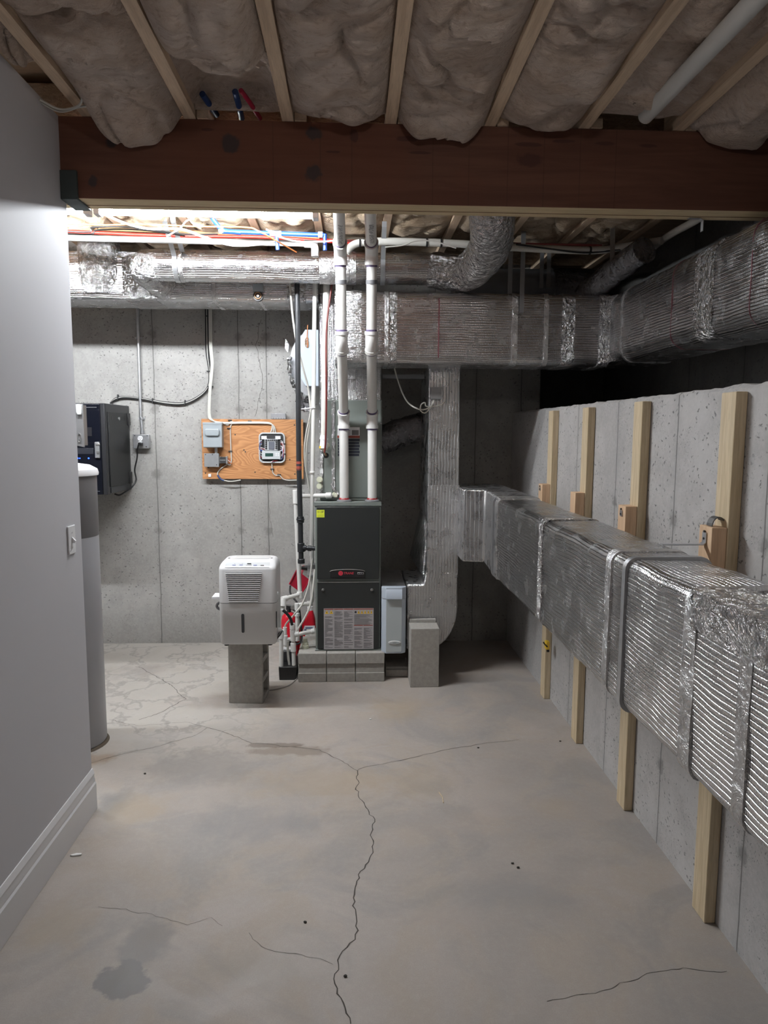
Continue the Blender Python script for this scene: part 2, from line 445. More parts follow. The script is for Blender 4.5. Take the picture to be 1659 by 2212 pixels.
def lvl_mat():
    m, nt, b = new_mat('laminated_face'); t = NT(nt); p = t.pos(); s = t.sep(p)
    v = t.mapping(p, (0.07, 1, 1)); g = t.noise(v, 24, 5, 0.6, 0.6); big = t.noise(p, 1.5, 3)
    c = t.mix(t.smooth(g, 0.3, 0.7), (0.135, 0.055, 0.036), (0.195, 0.085, 0.055))
    c = t.mix(t.smooth(big, 0.4, 0.65, 0, 0.5), c, (0.19, 0.060, 0.030))
    rg = t.math('MULTIPLY', t.math('SUBTRACT', t.noise(p, 26, 4, 0.6), 0.5), 1.3)
    def spot(c, px, py, rx, rz, col, k):
        q = P(px, py, Y=2.945)
        dx = t.math('DIVIDE', t.math('SUBTRACT', s[0], q.x), rx); dz = t.math('DIVIDE', t.math('SUBTRACT', s[2], q.z), rz)
        d = t.math('ADD', t.math('SQRT', t.math('ADD', t.math('MULTIPLY', dx, dx), t.math('MULTIPLY', dz, dz))), rg)
        return t.mix(t.smooth(d, 0.65, 1.1, k, 0), c, col)
    for (x, y, rx, rz) in ((241, 308, .026, .020), (497, 312, .036, .040), (677, 287, .036, .028), (677, 375, .036, .036), (200, 393, .020, .026)): c = spot(c, x, y, rx, rz, (0.055, 0.043, 0.045), .85)
    for (x, y, rx, rz) in ((880, 300, .05, .012), (995, 300, .06, .014), (1140, 312, .06, .010), (1145, 345, .06, .03), (1220, 305, .05, .008), (1305, 310, .05, .008), (1400, 315, .04, .008), (908, 330, .05, .006), (765, 292, .02, .03), (450, 280, .03, .006), (720, 328, .03, .006)): c = spot(c, x, y, rx, rz, (0.075, 0.028, 0.024), .7)
    for px in (590, 692, 760, 935, 1013, 1097, 1175, 1253, 1330): 
        d = t.math('ABSOLUTE', t.math('SUBTRACT', s[0], P(px, 350, Y=2.945).x)); c = t.mix(t.smooth(d, 0.0005, 0.003, 0.45, 0), c, (0.07, 0.03, 0.02))
    t.put(b.inputs['Base Color'], c); b.inputs['Roughness'].default_value = 0.7
    return m
M_LVL = lvl_mat()
M_LVLB = wood('laminated_edge', (0.50, 0.38, 0.22), (0.60, 0.47, 0.29), axis=0, ring=70, knots=False, rough=0.7)
M_LVLD = plain('dark_knot', (0.035, 0.028, 0.03), 0.8, 0, 0.3, 40)
M_LVLR = plain('red_scuff', (0.16, 0.035, 0.03), 0.8, 0, 0.3, 40)
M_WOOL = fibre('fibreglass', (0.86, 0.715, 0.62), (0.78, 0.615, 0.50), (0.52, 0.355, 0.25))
M_WOOLB = fibre('rear_fibreglass_dimmed', (0.62, 0.50, 0.37), (0.52, 0.39, 0.26), (0.34, 0.22, 0.13))  # same fibreglass, colour darkened to offset glare from the nearby tubes
M_KRAFT = plain('kraft_paper', (0.40, 0.28, 0.18), 0.8, 0, 0.12, 20)
M_PAINT = plain('wall_paint', (0.57, 0.57, 0.605), 0.7, 0, 0.015, 3)
M_TRIM = plain('trim_paint', (0.72, 0.72, 0.74), 0.35, 0, 0.015, 5)
M_RED = plain('red_pipe', (0.45, 0.025, 0.015), 0.4)
M_ORANGE = plain('orange_wire', (0.50, 0.16, 0.045), 0.5)
M_COPPER = plain('tan_tube', (0.32, 0.18, 0.085), 0.5)
M_BLUE = plain('blue_pipe', (0.012, 0.055, 0.32), 0.4)
M_NAVY = plain('navy_tube', (0.02, 0.05, 0.16), 0.5)
M_CRIM = plain('crimson_tube', (0.40, 0.015, 0.05), 0.5)
M_WIREW = plain('white_cable', (0.58, 0.57, 0.53), 0.5)
M_WIREK = plain('black_cable', (0.02, 0.02, 0.022), 0.45)
M_CLEAR = clear('clear_vinyl')
M_BROWN = plain('dark_red_tube', (0.11, 0.018, 0.015), 0.4)
M_YELLOW = plain('yellow_sticker', (0.72, 0.80, 0.05), 0.5)
M_YEL2 = plain('yellow_mark', (0.85, 0.55, 0.04), 0.5)
M_LABEL = plain('label_paper', (0.38, 0.36, 0.37), 0.5)
M_INK = plain('label_ink', (0.17, 0.165, 0.17), 0.6)
M_INKK = plain('black_ink', (0.02, 0.02, 0.03), 0.6)
M_LRED = plain('label_red', (0.30, 0.06, 0.04), 0.5)
M_LOGO = plain('logo_red', (0.62, 0.05, 0.08), 0.4)
M_SILVER = plain('silver_trim', (0.6, 0.6, 0.6), 0.3, 0.9)
M_EXT = plain('extinguisher_red', (0.62, 0.012, 0.03), 0.3)
M_CRIMP = plain('dark_red_plastic', (0.36, 0.008, 0.03), 0.35)
M_TANKD = plain('tank_dark_grey', (0.15, 0.145, 0.15), 0.45, 0, 0.05, 6)
M_TANKL = plain('tank_light_grey', (0.36, 0.365, 0.39), 0.35, 0, 0.04, 6)
M_LED = emit('blue_led', (0.02, 0.08, 1.0), 6.0)
M_TUBE = emit('lit_tube', (0.93, 0.97, 1.0), TUBE_POWER)
M_FILL_BULB = emit('fill_bulb_glow', (1.0, 0.93, 0.86), FILL_BULB_POWER)  # glow of the added, unseen fill bulb
M_LCD = plain('dark_display', (0.03, 0.07, 0.06), 0.2)
M_PAPER = plain('paper_scrap', (0.85, 0.85, 0.85), 0.6)
M_SPECK = plain('grit', (0.05, 0.045, 0.04), 0.9)

# ------------------------------------------------------------------ floor
XL, XR, YB, YP, ZJ = -1.144, 1.235, 5.45, 2.99, 2.873
def floor_mat():
    m, nt, b = new_mat('floor_concrete'); t = NT(nt)
    p = t.pos(); s = t.sep(p)
    big = t.noise(p, 0.9, 5, 0.6, 0.4); mid = t.noise(p, 2.4, 6, 0.6, 1.6); fine = t.noise(p, 45, 5, 0.65); vf = t.noise(p, 220, 3, 0.6)
    c = t.mix(t.smooth(big, 0.35, 0.65), (0.35, 0.318, 0.293), (0.42, 0.374, 0.338))
    c = t.mix(t.smooth(mid, 0.45, 0.62, 0, 0.6), c, (0.40, 0.345, 0.29))
    c = t.mix(t.smooth(t.noise(t.mapping(p, (1, 1, 1), (7, 3, 0)), 1.8, 6, 0.62, 1.2), 0.48, 0.64, 0, 0.5), c, (0.28, 0.27, 0.265))
    c = t.mix(t.smooth(fine, 0.4, 0.75, 0, 0.12), c, (0.55, 0.52, 0.49))
    c = t.mix(t.smooth(vf, 0.3, 0.7, 0.18, 0.0), c, (0.22, 0.21, 0.20))
    # pale branching efflorescence and damp tide lines near the left back corner
    wv = t.noise(p, 2.6, 5, 0.6, fac=False)
    pw = t.node('ShaderNodeVectorMath', operation='ADD'); t.put(pw.inputs[0], p)
    sc = t.node('ShaderNodeVectorMath', operation='SCALE'); t.put(sc.inputs[0], wv); sc.inputs['Scale'].default_value = 0.9; t.put(pw.inputs[1], sc.outputs[0])
    ve = t.voro(pw.outputs[0], 2.7, feature='DISTANCE_TO_EDGE')
    reg = t.math('MULTIPLY', t.smooth(s[0], -0.95, -0.25, 1, 0), t.smooth(s[1], 3.1, 3.9))
    reg = t.math('MULTIPLY', reg, t.smooth(t.noise(p, 1.7, 3), 0.28, 0.46))
    c = t.mix(t.math('MULTIPLY', reg, 0.7), c, (0.50, 0.475, 0.435))
    c = t.mix(t.math('MULTIPLY', reg, t.smooth(ve, 0.0, 0.085, 0.85, 0)), c, (0.26, 0.235, 0.21))
    c = t.mix(t.math('MULTIPLY', reg, t.smooth(ve, 0.05, 0.14, 0.25, 0)), c, (0.52, 0.50, 0.48))
    rag = t.math('MULTIPLY', t.math('SUBTRACT', t.noise(p, 4.5, 5, 0.6), 0.5), 2.0)
    rag2 = t.math('MULTIPLY', t.math('SUBTRACT', t.noise(p, 14, 4, 0.6), 0.5), 1.1)
    def blob(x, y, rx, ry, col, k, soft=0.5):
        dx = t.math('DIVIDE', t.math('SUBTRACT', s[0], x), rx); dy = t.math('DIVIDE', t.math('SUBTRACT', s[1], y), ry)
        d = t.math('SQRT', t.math('ADD', t.math('MULTIPLY', dx, dx), t.math('MULTIPLY', dy, dy)))
        d = t.math('ADD', t.math('ADD', d, rag), rag2)
        return t.mix(t.smooth(d, 1-soft, 1+soft*0.3, k, 0), c, col)
    for (px, py, rx, ry, col, k, soft) in BLOBS:
        q = P(px, py, Z=0); c = blob(q.x, q.y, rx, ry, col, k, soft)
    t.put(b.inputs['Base Color'], c)
    t.put(b.inputs['Roughness'], t.smooth(mid, 0.35, 0.65, 0.5, 0.72))
    t.put(b.inputs['Normal'], t.bump(t.math('ADD', fine, t.math('MULTIPLY', vf, 0.4)), 0.35, 0.002))
    return m
G1 = (0.19, 0.187, 0.192); T1 = (0.37, 0.30, 0.22); P1 = (0.40, 0.34, 0.30); D1 = (0.21, 0.17, 0.135)
BLOBS = [(266, 2122, .075, .075, G1, .8, .18), (318, 2035, .085, .13, (0.225, .22, .225), .6, .5), (240, 1735, .09, .12, (0.20, .197, .195), .7, .7),
         (310, 1745, .2, .14, T1, .5, .7), (430, 1655, .30, .18, (0.26, .245, .235), .5, .5), (640, 1622, .26, .06, D1, .6, .4), (590, 1610, .16, .03, (0.14, .11, .09), .6, .3),
         (860, 1530, .2, .2, T1, .6, .8), (980, 1535, .07, .05, P1, .5, .2), (900, 1690, .35, .16, T1, .35, .8), (700, 1690, .4, .2, T1, .45, .8),
         (1000, 1780, .3, .15, P1, .25, .9), (1190, 1745, .15, .1, T1, .35, .9), (950, 1985, .16, .1, P1, .35, .9), (120, 2000, .14, .12, T1, .4, .9),
         (570, 1780, .3, .16, (0.255, .25, .255), .5, .8), (1120, 1930, .25, .12, (0.255, .25, .255), .45, .8), (200, 1640, .14, .08, (0.30, .21, .14), .6, .7),
         (330, 1590, .35, .06, (0.47, .45, .43), .5, .7), (560, 2090, .2, .1, (0.28, .26, .23), .3, .8)]
M_FLOOR = floor_mat()
fl = struct('floor', MB().box((-3.6, -2.6, -0.1), (XR+0.4, 7.2, 0)), M_FLOOR, smooth=False)
def crack(pts, w, name='crack', jit=0.010, par=None, surf='z', off=0.0008):
    """hairline crack, a thin dark groove strip following a measured path"""
    v = []; pts = [Vector(p) for p in pts]; res = resample(pts, 0.02)
    for i, p in enumerate(res):
        d = (res[min(i+1, len(res)-1)]-res[max(i-1, 0)]).normalized()
        nrm = Vector((0, 0, 1)) if surf == 'z' else Vector((0, -1, 0))
        sd = d.cross(nrm).normalized(); j = (noise.noise(p*17)+0.6*noise.noise(p*45))*jit
        ww = w*(0.45+0.9*abs(noise.noise(p*31+Vector((5, 2, 1)))))
        c = p+sd*j+nrm*off; v += [c-sd*ww/2, c+sd*ww/2]
    mb = MB().add(v, [(2*i, 2*i+1, 2*i+3, 2*i+2) for i in range(len(res)-1)])
    return part(name, mb, M_CRACK, par, smooth=False)
M_CRACK = plain('crack_dark', (0.07, 0.062, 0.055), 0.95)
def fp(*a): return [P(x, y, Z=0) for (x, y) in a]
crack(fp((757, 2212), (722, 2115), (735, 2065), (772, 2010), (765, 1940), (775, 1890), (800, 1855), (808, 1770), (775, 1720), (770, 1665)), 0.006, par=fl, jit=0.016)
crack(fp((770, 1665), (740, 1645), (690, 1620), (600, 1610), (545, 1605), (480, 1580), (448, 1572)), 0.004, par=fl)
crack(fp((770, 1665), (800, 1655), (880, 1640), (960, 1620), (1030, 1608), (1120, 1598)), 0.003, par=fl)
crack(fp((718, 2084), (690, 2072), (650, 2064), (600, 2055), (565, 2046), (545, 2030), (540, 2015)), 0.0018, par=fl)
crack(fp((210, 1962), (250, 1963), (300, 1972), (328, 1974), (350, 1984), (380, 1990), (405, 1996), (440, 1986), (455, 1984), (478, 2002)), 0.0016, par=fl, jit=0.014)
crack(fp((1180, 2160), (1260, 2150), (1330, 2130), (1400, 2105), (1480, 2095), (1570, 2098)), 0.0022, par=fl)
crack(fp((190, 1650), (260, 1630), (330, 1615), (420, 1590), (448, 1572)), 0.003, par=fl)
crack(fp((448, 1572), (400, 1560), (300, 1568), (235, 1555)), 0.003, par=fl)
crack(fp((300, 1440), (370, 1480), (400, 1510), (345, 1540), (300, 1555)), 0.005, par=fl)

# ------------------------------------------------------------------ walls
def xl(px, py): return P(px, py, Y=YB).x
BL = [xl(149, 760), xl(338, 1000), xl(517, 900), xl(577, 900), -2.75, 0.15, 0.62, 0.95, 1.30]
BT = [(BL[0], P(152, 720, Y=YB).z, .05), (BL[1], P(330, 722, Y=YB).z, .06), (BL[1], P(338, 884, Y=YB).z, .06), (BL[1], P(345, 1024, Y=YB).z, .07),
      (BL[2], P(509, 728, Y=YB).z, .06), (BL[2], P(514, 884, Y=YB).z, .06), (BL[2], P(520, 1146, Y=YB).z, .05), (BL[3], P(571, 728, Y=YB).z, .06), (BL[3], P(574, 884, Y=YB).z, .06), (BL[3], P(577, 1146, Y=YB).z, .06), (BL[1], P(349, 1145, Y=YB).z, .05)]
M_WB = concrete('back_wall_concrete', 'x', BL, BT, tone=(0.355, 0.348, 0.335))
wb = struct('wall_back', MB().box((-3.6, YB, 0), (1.447, YB+0.22, 3.13)), M_WB, smooth=False)
M_CRACK2 = M_CRACK
def wp(*a): return [P(x, y, Y=YB) for (x, y) in a]
crack(wp((562, 690), (556, 720), (553, 745), (560, 775), (566, 815), (566, 840), (558, 870), (553, 900)), 0.004, par=wb, surf='y', jit=0.012)
crack(wp((583, 1040), (580, 1080), (584, 1130), (590, 1160)), 0.003, par=wb, surf='y')
RL = [P(1466, 900, X=XR).y, P(1336, 900, X=XR).y, P(1250, 900, X=XR).y, P(1655, 1100, X=XR).y, P(1430, 1720, X=XR).y, P(1600, 1950, X=XR).y, 0.6, 0.0]
RL = [RL[0], RL[1], RL[2], RL[3], 1.0, 0.35]
RT = [(RL[0], P(1460, 1125, X=XR).z, .06), (RL[1], P(1330, 1085, X=XR).z, .05), (RL[3], P(1652, 1175, X=XR).z, .05), (RL[0], 0.33, .05), (RL[3], 0.33, .05)]
M_WR = concrete('right_wall_concrete', 'y', RL, RT, tone=(0.45, 0.44, 0.435))
def ledge_wall():
    mb = MB(); n = 320
    ys = [-2.6+(YB+2.6)*i/n for i in range(n+1)]
    v = []
    for y in ys:
        h = 1.812+0.005*fbm((y, 2, 0), 16)+0.008*max(0, noise.noise(Vector((y*6, 7, 1))))
        v += [(XR, y, 0), (XR, y, h-0.012), (XR+0.012, y, h), (XR+0.225, y, h+0.008*noise.noise(Vector((y*9, 1, 3)))), (XR+0.225, y, 0)]
    f = []
    for i in range(n):
        for j in range(5): f.append((i*5+j, (i+1)*5+j, (i+1)*5+(j+1) % 5, i*5+(j+1) % 5))
    f += [(0, 1, 2, 3, 4), tuple(n*5+j for j in (4, 3, 2, 1, 0))]
    return mb.add(v, f)
struct('wall_right', ledge_wall(), M_WR, angle=20)
M_WC = concrete('crawl_concrete', 'y', [4.9, 4.2, 3.3, 2.4], [], tone=(0.30, 0.295, 0.29))
struct('wall_crawlspace', MB().box((2.35, -2.6, 0), (2.5, 7.2, 3.13)), M_WC, smooth=False)
struct('wall_crawlspace_end', MB().box((1.447, 6.6, 0), (2.5, 6.8, 3.13)), M_WC, smooth=False)
struct('floor_crawlspace', MB().box((XR+0.225, -2.6, 1.55), (2.4, 7.2, 1.65)), M_WC, smooth=False)
struct('wall_left', MB().box((XL-0.12, -2.6, 0), (XL, YP, ZJ)), M_PAINT, smooth=False)
struct('wall_far_left', MB().box((-3.7, -2.6, 0), (-3.55, 7.2, 3.13)), M_WB, smooth=False)
struct('wall_front', MB().box((-3.6, -2.75, 0), (2.5, -2.6, 3.13)), M_PAINT, smooth=False)
M_SUB = wood('subfloor', (0.45, 0.33, 0.22), (0.55, 0.42, 0.29), axis=0, ring=12, knots=False)
struct('ceiling', MB().box((-3.6, -2.6, 3.11), (2.5, 7.2, 3.16)), M_SUB, smooth=False)
bbp = [(0, 0), (0.016, 0), (0.016, 0.118), (0.011, 0.126), (0.012, 0.134), (0.008, 0.150), (0.010, 0.162), (0.006, 0.176), (0.003, 0.184), (0, 0.185)]
struct('baseboard_left', MB().prism([(XL+x, -2.6, z+0.001) for x, z in bbp], (0, YP+2.6+0.004, 0)), M_TRIM, angle=25)

# light switch on the partition
q = P(153, 1166, X=XL); sw = thing('light_switch', 'white toggle light switch on the grey partition wall', 'switch', (XL, q.y, q.z-0.058))
part('switch_plate', MB().box((XL, q.y-0.036, q.z-0.058), (XL+0.006, q.y+0.036, q.z+0.058)), M_WHITE, sw, bevel=0.003)
part('toggle', MB().prism([(XL+0.006, q.y-0.005, q.z-0.012), (XL+0.006, q.y-0.005, q.z+0.012), (XL+0.020, q.y-0.005, q.z-0.004), (XL+0.018, q.y-0.005, q.z-0.013)], (0, 0.010, 0)), M_WHITE, sw)
for dz in (-0.03, 0.03):
    part('screw', MB().cyl((XL+0.005, q.y, q.z+dz), (XL+0.0075, q.y, q.z+dz), 0.003, 10), M_OFFW, sw)

# ------------------------------------------------------------------ beam and joists
BY0, BY1, BZ0, BZ1 = 2.945, 3.075, 2.567, 2.873
bm_ = thing('wood_beam', 'wide red-brown laminated wood beam spanning the room under the joists', 'beam', (0, (BY0+BY1)/2, BZ0))
for i in range(3):
    y0 = BY0+i*0.0435; mb = MB().box((XL-0.10, y0, BZ0+(0.0015 if i == 1 else 0)), (2.3, y0+0.0425, BZ1))
    o = part('beam_ply', mb, [M_LVL, M_LVLB], bm_, smooth=False, bevel=0.0015)
    for f in o.data.polygons:
        if f.normal.z < -0.5: f.material_index = 1
# dark painted post cap at the beam's left end
pc0, pc1 = P(130, 366, Y=2.93), P(167, 432, Y=2.93)
single('post_cap', MB().box((XL+0.001, 2.932, BZ0-0.002), (pc1.x, 3.08, pc0.z)).box((XL+0.001, 2.932, BZ0-0.008), (pc1.x, 3.08, BZ0-0.001)), plain('green_grey_metal', (0.07, 0.085, 0.085), 0.6, 0.2),
       'dark grey-green metal cap under the left end of the wood beam', 'bracket', bevel=0.002)

JX = [-1.03, -0.636, -0.255, 0.151, 0.548, 0.928, 1.315, 1.705]
JW = 0.045
ORD = ['first', 'second', 'third', 'fourth', 'fifth', 'sixth', 'seventh', 'eighth', 'ninth', 'tenth', 'eleventh', 'twelfth']
jl = ['leftmost bare pine joist in front of the beam, above the grey partition wall', 'second bare pine joist from the left in front of the beam', 'third pine joist from left before the beam, right of the blue and red tubes',
      'fourth pine joist from left before the beam, nearly vertical in the photo', 'fifth bare pine joist from the left in front of the beam', 'sixth pine joist from left before the beam, left of the white ceiling pipe',
      'seventh pine joist from left before the beam, right of the white ceiling pipe', 'rightmost bare pine joist in front of the beam, in the dark upper right corner']
for i, x in enumerate(JX):
    mb = MB().box((x-JW/2, -2.58, ZJ+0.001), (x+JW/2, 3.06, ZJ+0.036)).box((x-0.011, -2.58, ZJ+0.036), (x+0.011, 3.06, 3.075)).box((x-JW/2, -2.58, 3.075), (x+JW/2, 3.06, 3.109))
    single('ceiling_joist', mb, M_JOIST, jl[i], 'joist', 'front ceiling joists', smooth=False)
BX = [-2.6, -2.2, -1.8, -1.39]+[x+0.05 for x in JX]
for i, x in enumerate(BX):
    mb = MB().box((x-JW/2, 2.935, ZJ+0.001), (x+JW/2, 5.44, ZJ+0.036)).box((x-0.011, 2.96, ZJ+0.036), (x+0.011, 5.44, 3.075)).box((x-JW/2, 2.96, 3.075), (x+JW/2, 5.44, 3.109))
    single('ceiling_joist', mb, M_JOIST, '%s bare pine joist from the left behind the beam, its end lapped over the beam' % ORD[i], 'joist', 'rear ceiling joists', smooth=False)

# ------------------------------------------------------------------ fibreglass batts
def batt(x0, x1, y0, y1, droop, seed, label, group, zb=ZJ, endr=0.12, endl=0.12, nx=36, lip=0.03, sag=0.0):
    """a soft batt: tucked up at both joists, bulging between, ends rolled"""
    ny = max(24, int((y1-y0)/0.016)); mb = MB()
    def top(u, w): return Vector((x0+(x1-x0)*u, y0+(y1-y0)*w, 3.07))
    def bot(u, w):
        yy = y0+(y1-y0)*w
        e = min(1.0, (1-abs(2*u-1))/0.55); e = math.sin(e*math.pi/2)**0.8 if e > 0 else 0
        e1 = min(1.0, (w*(y1-y0))/endl); e2 = min(1.0, ((1-w)*(y1-y0))/endr); en = math.sqrt(max(0, e1*(2-e1)))*math.sqrt(max(0, e2*(2-e2)))
        q = Vector((u*0.9+seed, yy*2.2, seed))
        wob = 0.034*noise.noise(q*1.3)+0.022*noise.noise(q*3.1)+0.010*noise.noise(q*6.5)
        fold = 0.010*math.sin(yy*11+seed+3.0*noise.noise(Vector((u*1.5, yy*2, seed))))
        crease = -0.030*max(0, 1-6*abs(noise.noise(Vector((u*1.6+seed, yy*3.2, seed*3)))))**2
        fl = 0.028*(((yy*2.3+seed*.37+0.25*noise.noise(Vector((u*1.7, yy*1.2, seed)))) % 1.0)-.5)
        z = zb+lip-(lip+droop+wob+fold+crease+fl+sag*w*w)*e*en
        z = min(z, 3.06)
        return Vector((x0+(x1-x0)*u, yy+0.030*noise.noise(Vector((u*2.2+seed, yy*1.5, 3)))*e, z))
    mb.grid(bot, nx, ny); n1 = len(mb.v); mb.grid(top, nx, ny)
    W = ny+1
    def ring():
        r = [(0, j) for j in range(ny)]+[(i, ny) for i in range(nx)]+[(nx, j) for j in range(ny, 0, -1)]+[(i, 0) for i in range(nx, 0, -1)]
        return [i*W+j for i, j in r]
    rg = ring()
    for a, b_ in zip(rg, rg[1:]+rg[:1]): mb.f.append([a, b_, n1+b_, n1+a]); mb.uv.append(None); mb.m.append(0)
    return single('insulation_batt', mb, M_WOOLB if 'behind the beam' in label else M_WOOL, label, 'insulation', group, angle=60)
GF = 'fibreglass batts in front of the beam'
def bay(i): return JX[i]+JW/2-0.004, JX[i+1]-JW/2+0.004
x0, x1 = XL+0.005, JX[0]-JW/2
batt(x0, x1, 0.2, 2.60, .0, 3.1, 'narrow torn strip of tan fibreglass batt against the partition wall', GF)
x0, x1 = bay(0); batt(x0, x1, -.5, 2.28, .035, 5.3, 'tan fibreglass batt in the leftmost full bay, its folded end toward the viewer', GF, endr=.08)
batt(x0, x1, 2.295, 2.95, .035, 8.8, 'plump tan fibreglass batt drooping over the beam at left', GF, endr=.07, sag=.075)
x0, x1 = bay(1); batt(x0, x1, -.5, 1.95, .04, 11.2, 'tan fibreglass batt in the second bay from left, nearer piece', GF, endr=.08)
batt(x0, x1, 1.945, 2.47, .055, 14.9, 'tan fibreglass batt with curled end just above the blue and red tubes', GF, endr=.04, sag=.02)
batt(x0, x1, 2.50, 2.93, -.11, 15.9, 'small tucked-up tan fibreglass piece behind the blue and red tubes', GF, endr=.06, endl=.06)
x0, x1 = bay(2); batt(x0, x1, -.5, 2.93, .045, 17.7, 'long tan fibreglass batt in the third bay, right of the blue and red tubes', GF, endr=.09)
x0, x1 = bay(3); batt(x0, x1, -.5, 2.58, .035, 21.4, 'tan fibreglass batt in the fourth bay, nearer piece with a folded seam', GF, endr=.06)
batt(x0, x1, 2.60, 2.95, .045, 25.6, 'short tan fibreglass batt in the fourth bay bulging down over the beam', GF, endr=.08, endl=.08, sag=.04)
x0, x1 = bay(4); batt(x0, x1, -.5, 2.15, .045, 28.3, 'tan fibreglass batt in the fifth bay at the top of the picture', GF, endr=.08)
batt(x0, x1, 2.145, 2.93, .03, 31.5, 'tan fibreglass batt in the fifth bay ending at the beam', GF, endr=.08)
x0, x1 = bay(5); batt(x0, x1, -.5, 2.88, -.015, 34.2, 'flat tan fibreglass batt above the white ceiling pipe', GF, endr=.08)
x0, x1 = bay(6); batt(x0, x1, -.5, 2.95, .04, 37.9, 'dark drooping tan fibreglass batt in the upper right corner', GF, endr=.07, sag=.05)
GB = 'fibreglass batts behind the beam'
bl = ['far left, half hidden by the partition', 'left, above the duct takeoff', 'above the left part of the lit tube', 'above the hanger strap of the round duct', 'above the middle of the lit tube', 'left of the vents, above the blue pipe', 'just right of the right-hand white vent pipe', 'right of that, left of the foil elbow', 'behind the rising foil elbow', 'right of the foil elbow', 'rightmost, in the dark right corner']
for i in range(len(BX)-1):
    a, b_ = BX[i]+JW/2-.008, BX[i+1]-JW/2+.008
    if BX[i] < -2: continue
    boot = a < 0.73 < b_
    batt(a, b_, 3.12, 3.50 if boot else 3.735, .015+.008*(i % 3), 41.3+i*3.7, 'near tan fibreglass batt behind the beam, '+bl[i], GB, endr=.05, nx=18)
    batt(a, b_, 3.95 if boot else 3.875, 4.76, .02+.012*((i+1) % 3) if i < 6 else .0, 61.3+i*3.1, 'middle tan fibreglass batt behind the beam, '+bl[i], GB, endr=.06, endl=.06, nx=18)
    batt(a, b_, 4.78, 5.38, -.05, 81.3+i*2.9, 'far tan fibreglass batt behind the beam, '+bl[i], GB, endr=.06, nx=18)

# white pipe, coloured tubes and cables up among the front joists
a, b_ = P(1395, 250, Y=2.86), P(1632, 0, Z=2.83)
d = (b_-a); single('ceiling_pipe', MB().tube([a, a+d*2.2], 0.030, 18), M_PVC, 'white plastic pipe running along the ceiling bay at upper right', 'pipe')
def duct_tube(name, pts, r, mat, label, cat, n=10, group=None): return single(name, MB().tube(spline(pts, 6), r, n), mat, label, cat, group)
duct_tube('water_tube', [P(437, 203, Z=2.93), P(452, 225, Z=2.925), P(468, 248, Z=2.92)], .012, M_NAVY, 'navy tube crossing the gap above the beam, left one of the two', 'tube')
duct_tube('water_tube', [P(508, 198, Z=2.93), P(516, 228, Z=2.92), P(522, 256, Z=2.91)], .012, M_NAVY, 'navy tube crossing the gap above the beam, beside the crimson tube', 'tube')
duct_tube('water_tube', [P(520, 195, Z=2.93), P(540, 222, Z=2.92), P(562, 256, Z=2.91)], .009, M_CRIM, 'crimson tube crossing the gap above the beam', 'tube')
for k, (dy, lab) in enumerate(((0, 'upper'), (5, 'lower'))):
    duct_tube('ceiling_cable', [P(85, 215+dy, Z=2.855), P(130, 236+dy, Z=2.845), P(170, 228+dy*.7, Z=2.84), P(176, 205, Z=2.86), P(160, 190, Z=2.90)][: 5 if k == 0 else 3]+([P(200, 228, Z=2.84)] if k else []), .004, M_WIREW,
              'white cable looping above the partition wall, %s strand' % lab, 'cable')

# ------------------------------------------------------------------ lit strip light behind the beam
def strip_light(x0, x1, y, label):
    zc, r = 2.777, 0.026
    t = thing('strip_light', label, 'light fixture', ((x0+x1)/2, y, 2.75), 'strip lights behind the beam')
    part('housing', MB().prism([(x0, y-.055, ZJ-.0005), (x0, y+.055, ZJ-.0005), (x0, y+.04, ZJ-.045), (x0, y+.015, ZJ-.058), (x0, y-.015, ZJ-.058), (x0, y-.04, ZJ-.045)], (x1-x0, 0, 0)), M_WHITE, t)
    part('lit_tube', MB().cyl((x0+.03, y, zc), (x1-.03, y, zc), r, 20), M_TUBE, t, label='glowing white tube')
    for a, b_ in ((x0, x0+.03), (x1-.03, x1)):
        part('end_cap', MB().box((a, y-.03, zc-.03), (b_, y+.03, ZJ-.03)), M_WHITE, t, bevel=.004)
    return t
strip_light(-1.312, -0.178, 3.80, 'long lit white strip light just behind and below the beam')
strip_light(-2.50, -1.335, 3.80, 'lit strip light whose end peeks out beside the partition wall at far left')
t = thing('added_fill_bulb', 'added fill bulb, out of view, on a cord under the front joists', 'light fixture', (0.3, 0.9, 2.66))  # added fill lamp above the view, lifts the dim ceiling and near floor
part('holder', MB().lathe([(.001, 0), (.055, 0), (.055, -.02), (.03, -.045), (.028, -.07), (.001, -.07)], (.3, .9, ZJ+.0), 24), M_WHITE, t)
part('cord', MB().cyl((.3, .9, ZJ-.06), (.3, .9, 2.78), .006, 8), M_WHITE, t)
part('socket', MB().cyl((.3, .9, 2.72), (.3, .9, 2.80), .022, 16), M_WHITE, t)
part('bulb', MB().sphere((.3, .9, 2.685), .055, n=24, m=14), M_FILL_BULB, t)

# ------------------------------------------------------------------ ducts
def dsp(amp, sc, seed=0.0):
    return lambda p, a, L: amp*(fbm((p.x+seed, p.y, p.z), sc, 2))
def foil_tube(pts, r, amp=0.004, sc=14, n=32, step=0.022, fr=0.15, up=None, rr=None):
    path = resample(fillet(pts, fr, 8), step)
    return MB().sweep(path, circ(r, n), up=up or (0, 0, 1), disp=dsp(amp, sc), scale=rr)
def foil_box(pts, w, h, rad=0.03, amp=0.003, sc=10, step=0.03, fr=0.08, up=(0, 0, 1), per=10):
    path = resample(fillet(pts, fr, 6), step)
    return MB().sweep(path, rrect(w, h, rad, 5, per), up=up, disp=dsp(amp, sc))
def ring_band(a, b_, w, h, rad, up=(0, 0, 1), amp=0.002):
    return MB().sweep(resample([Vector(a), Vector(b_)], .02), rrect(w, h, rad, 5, 6), up=up, disp=dsp(amp, 20), caps=True)
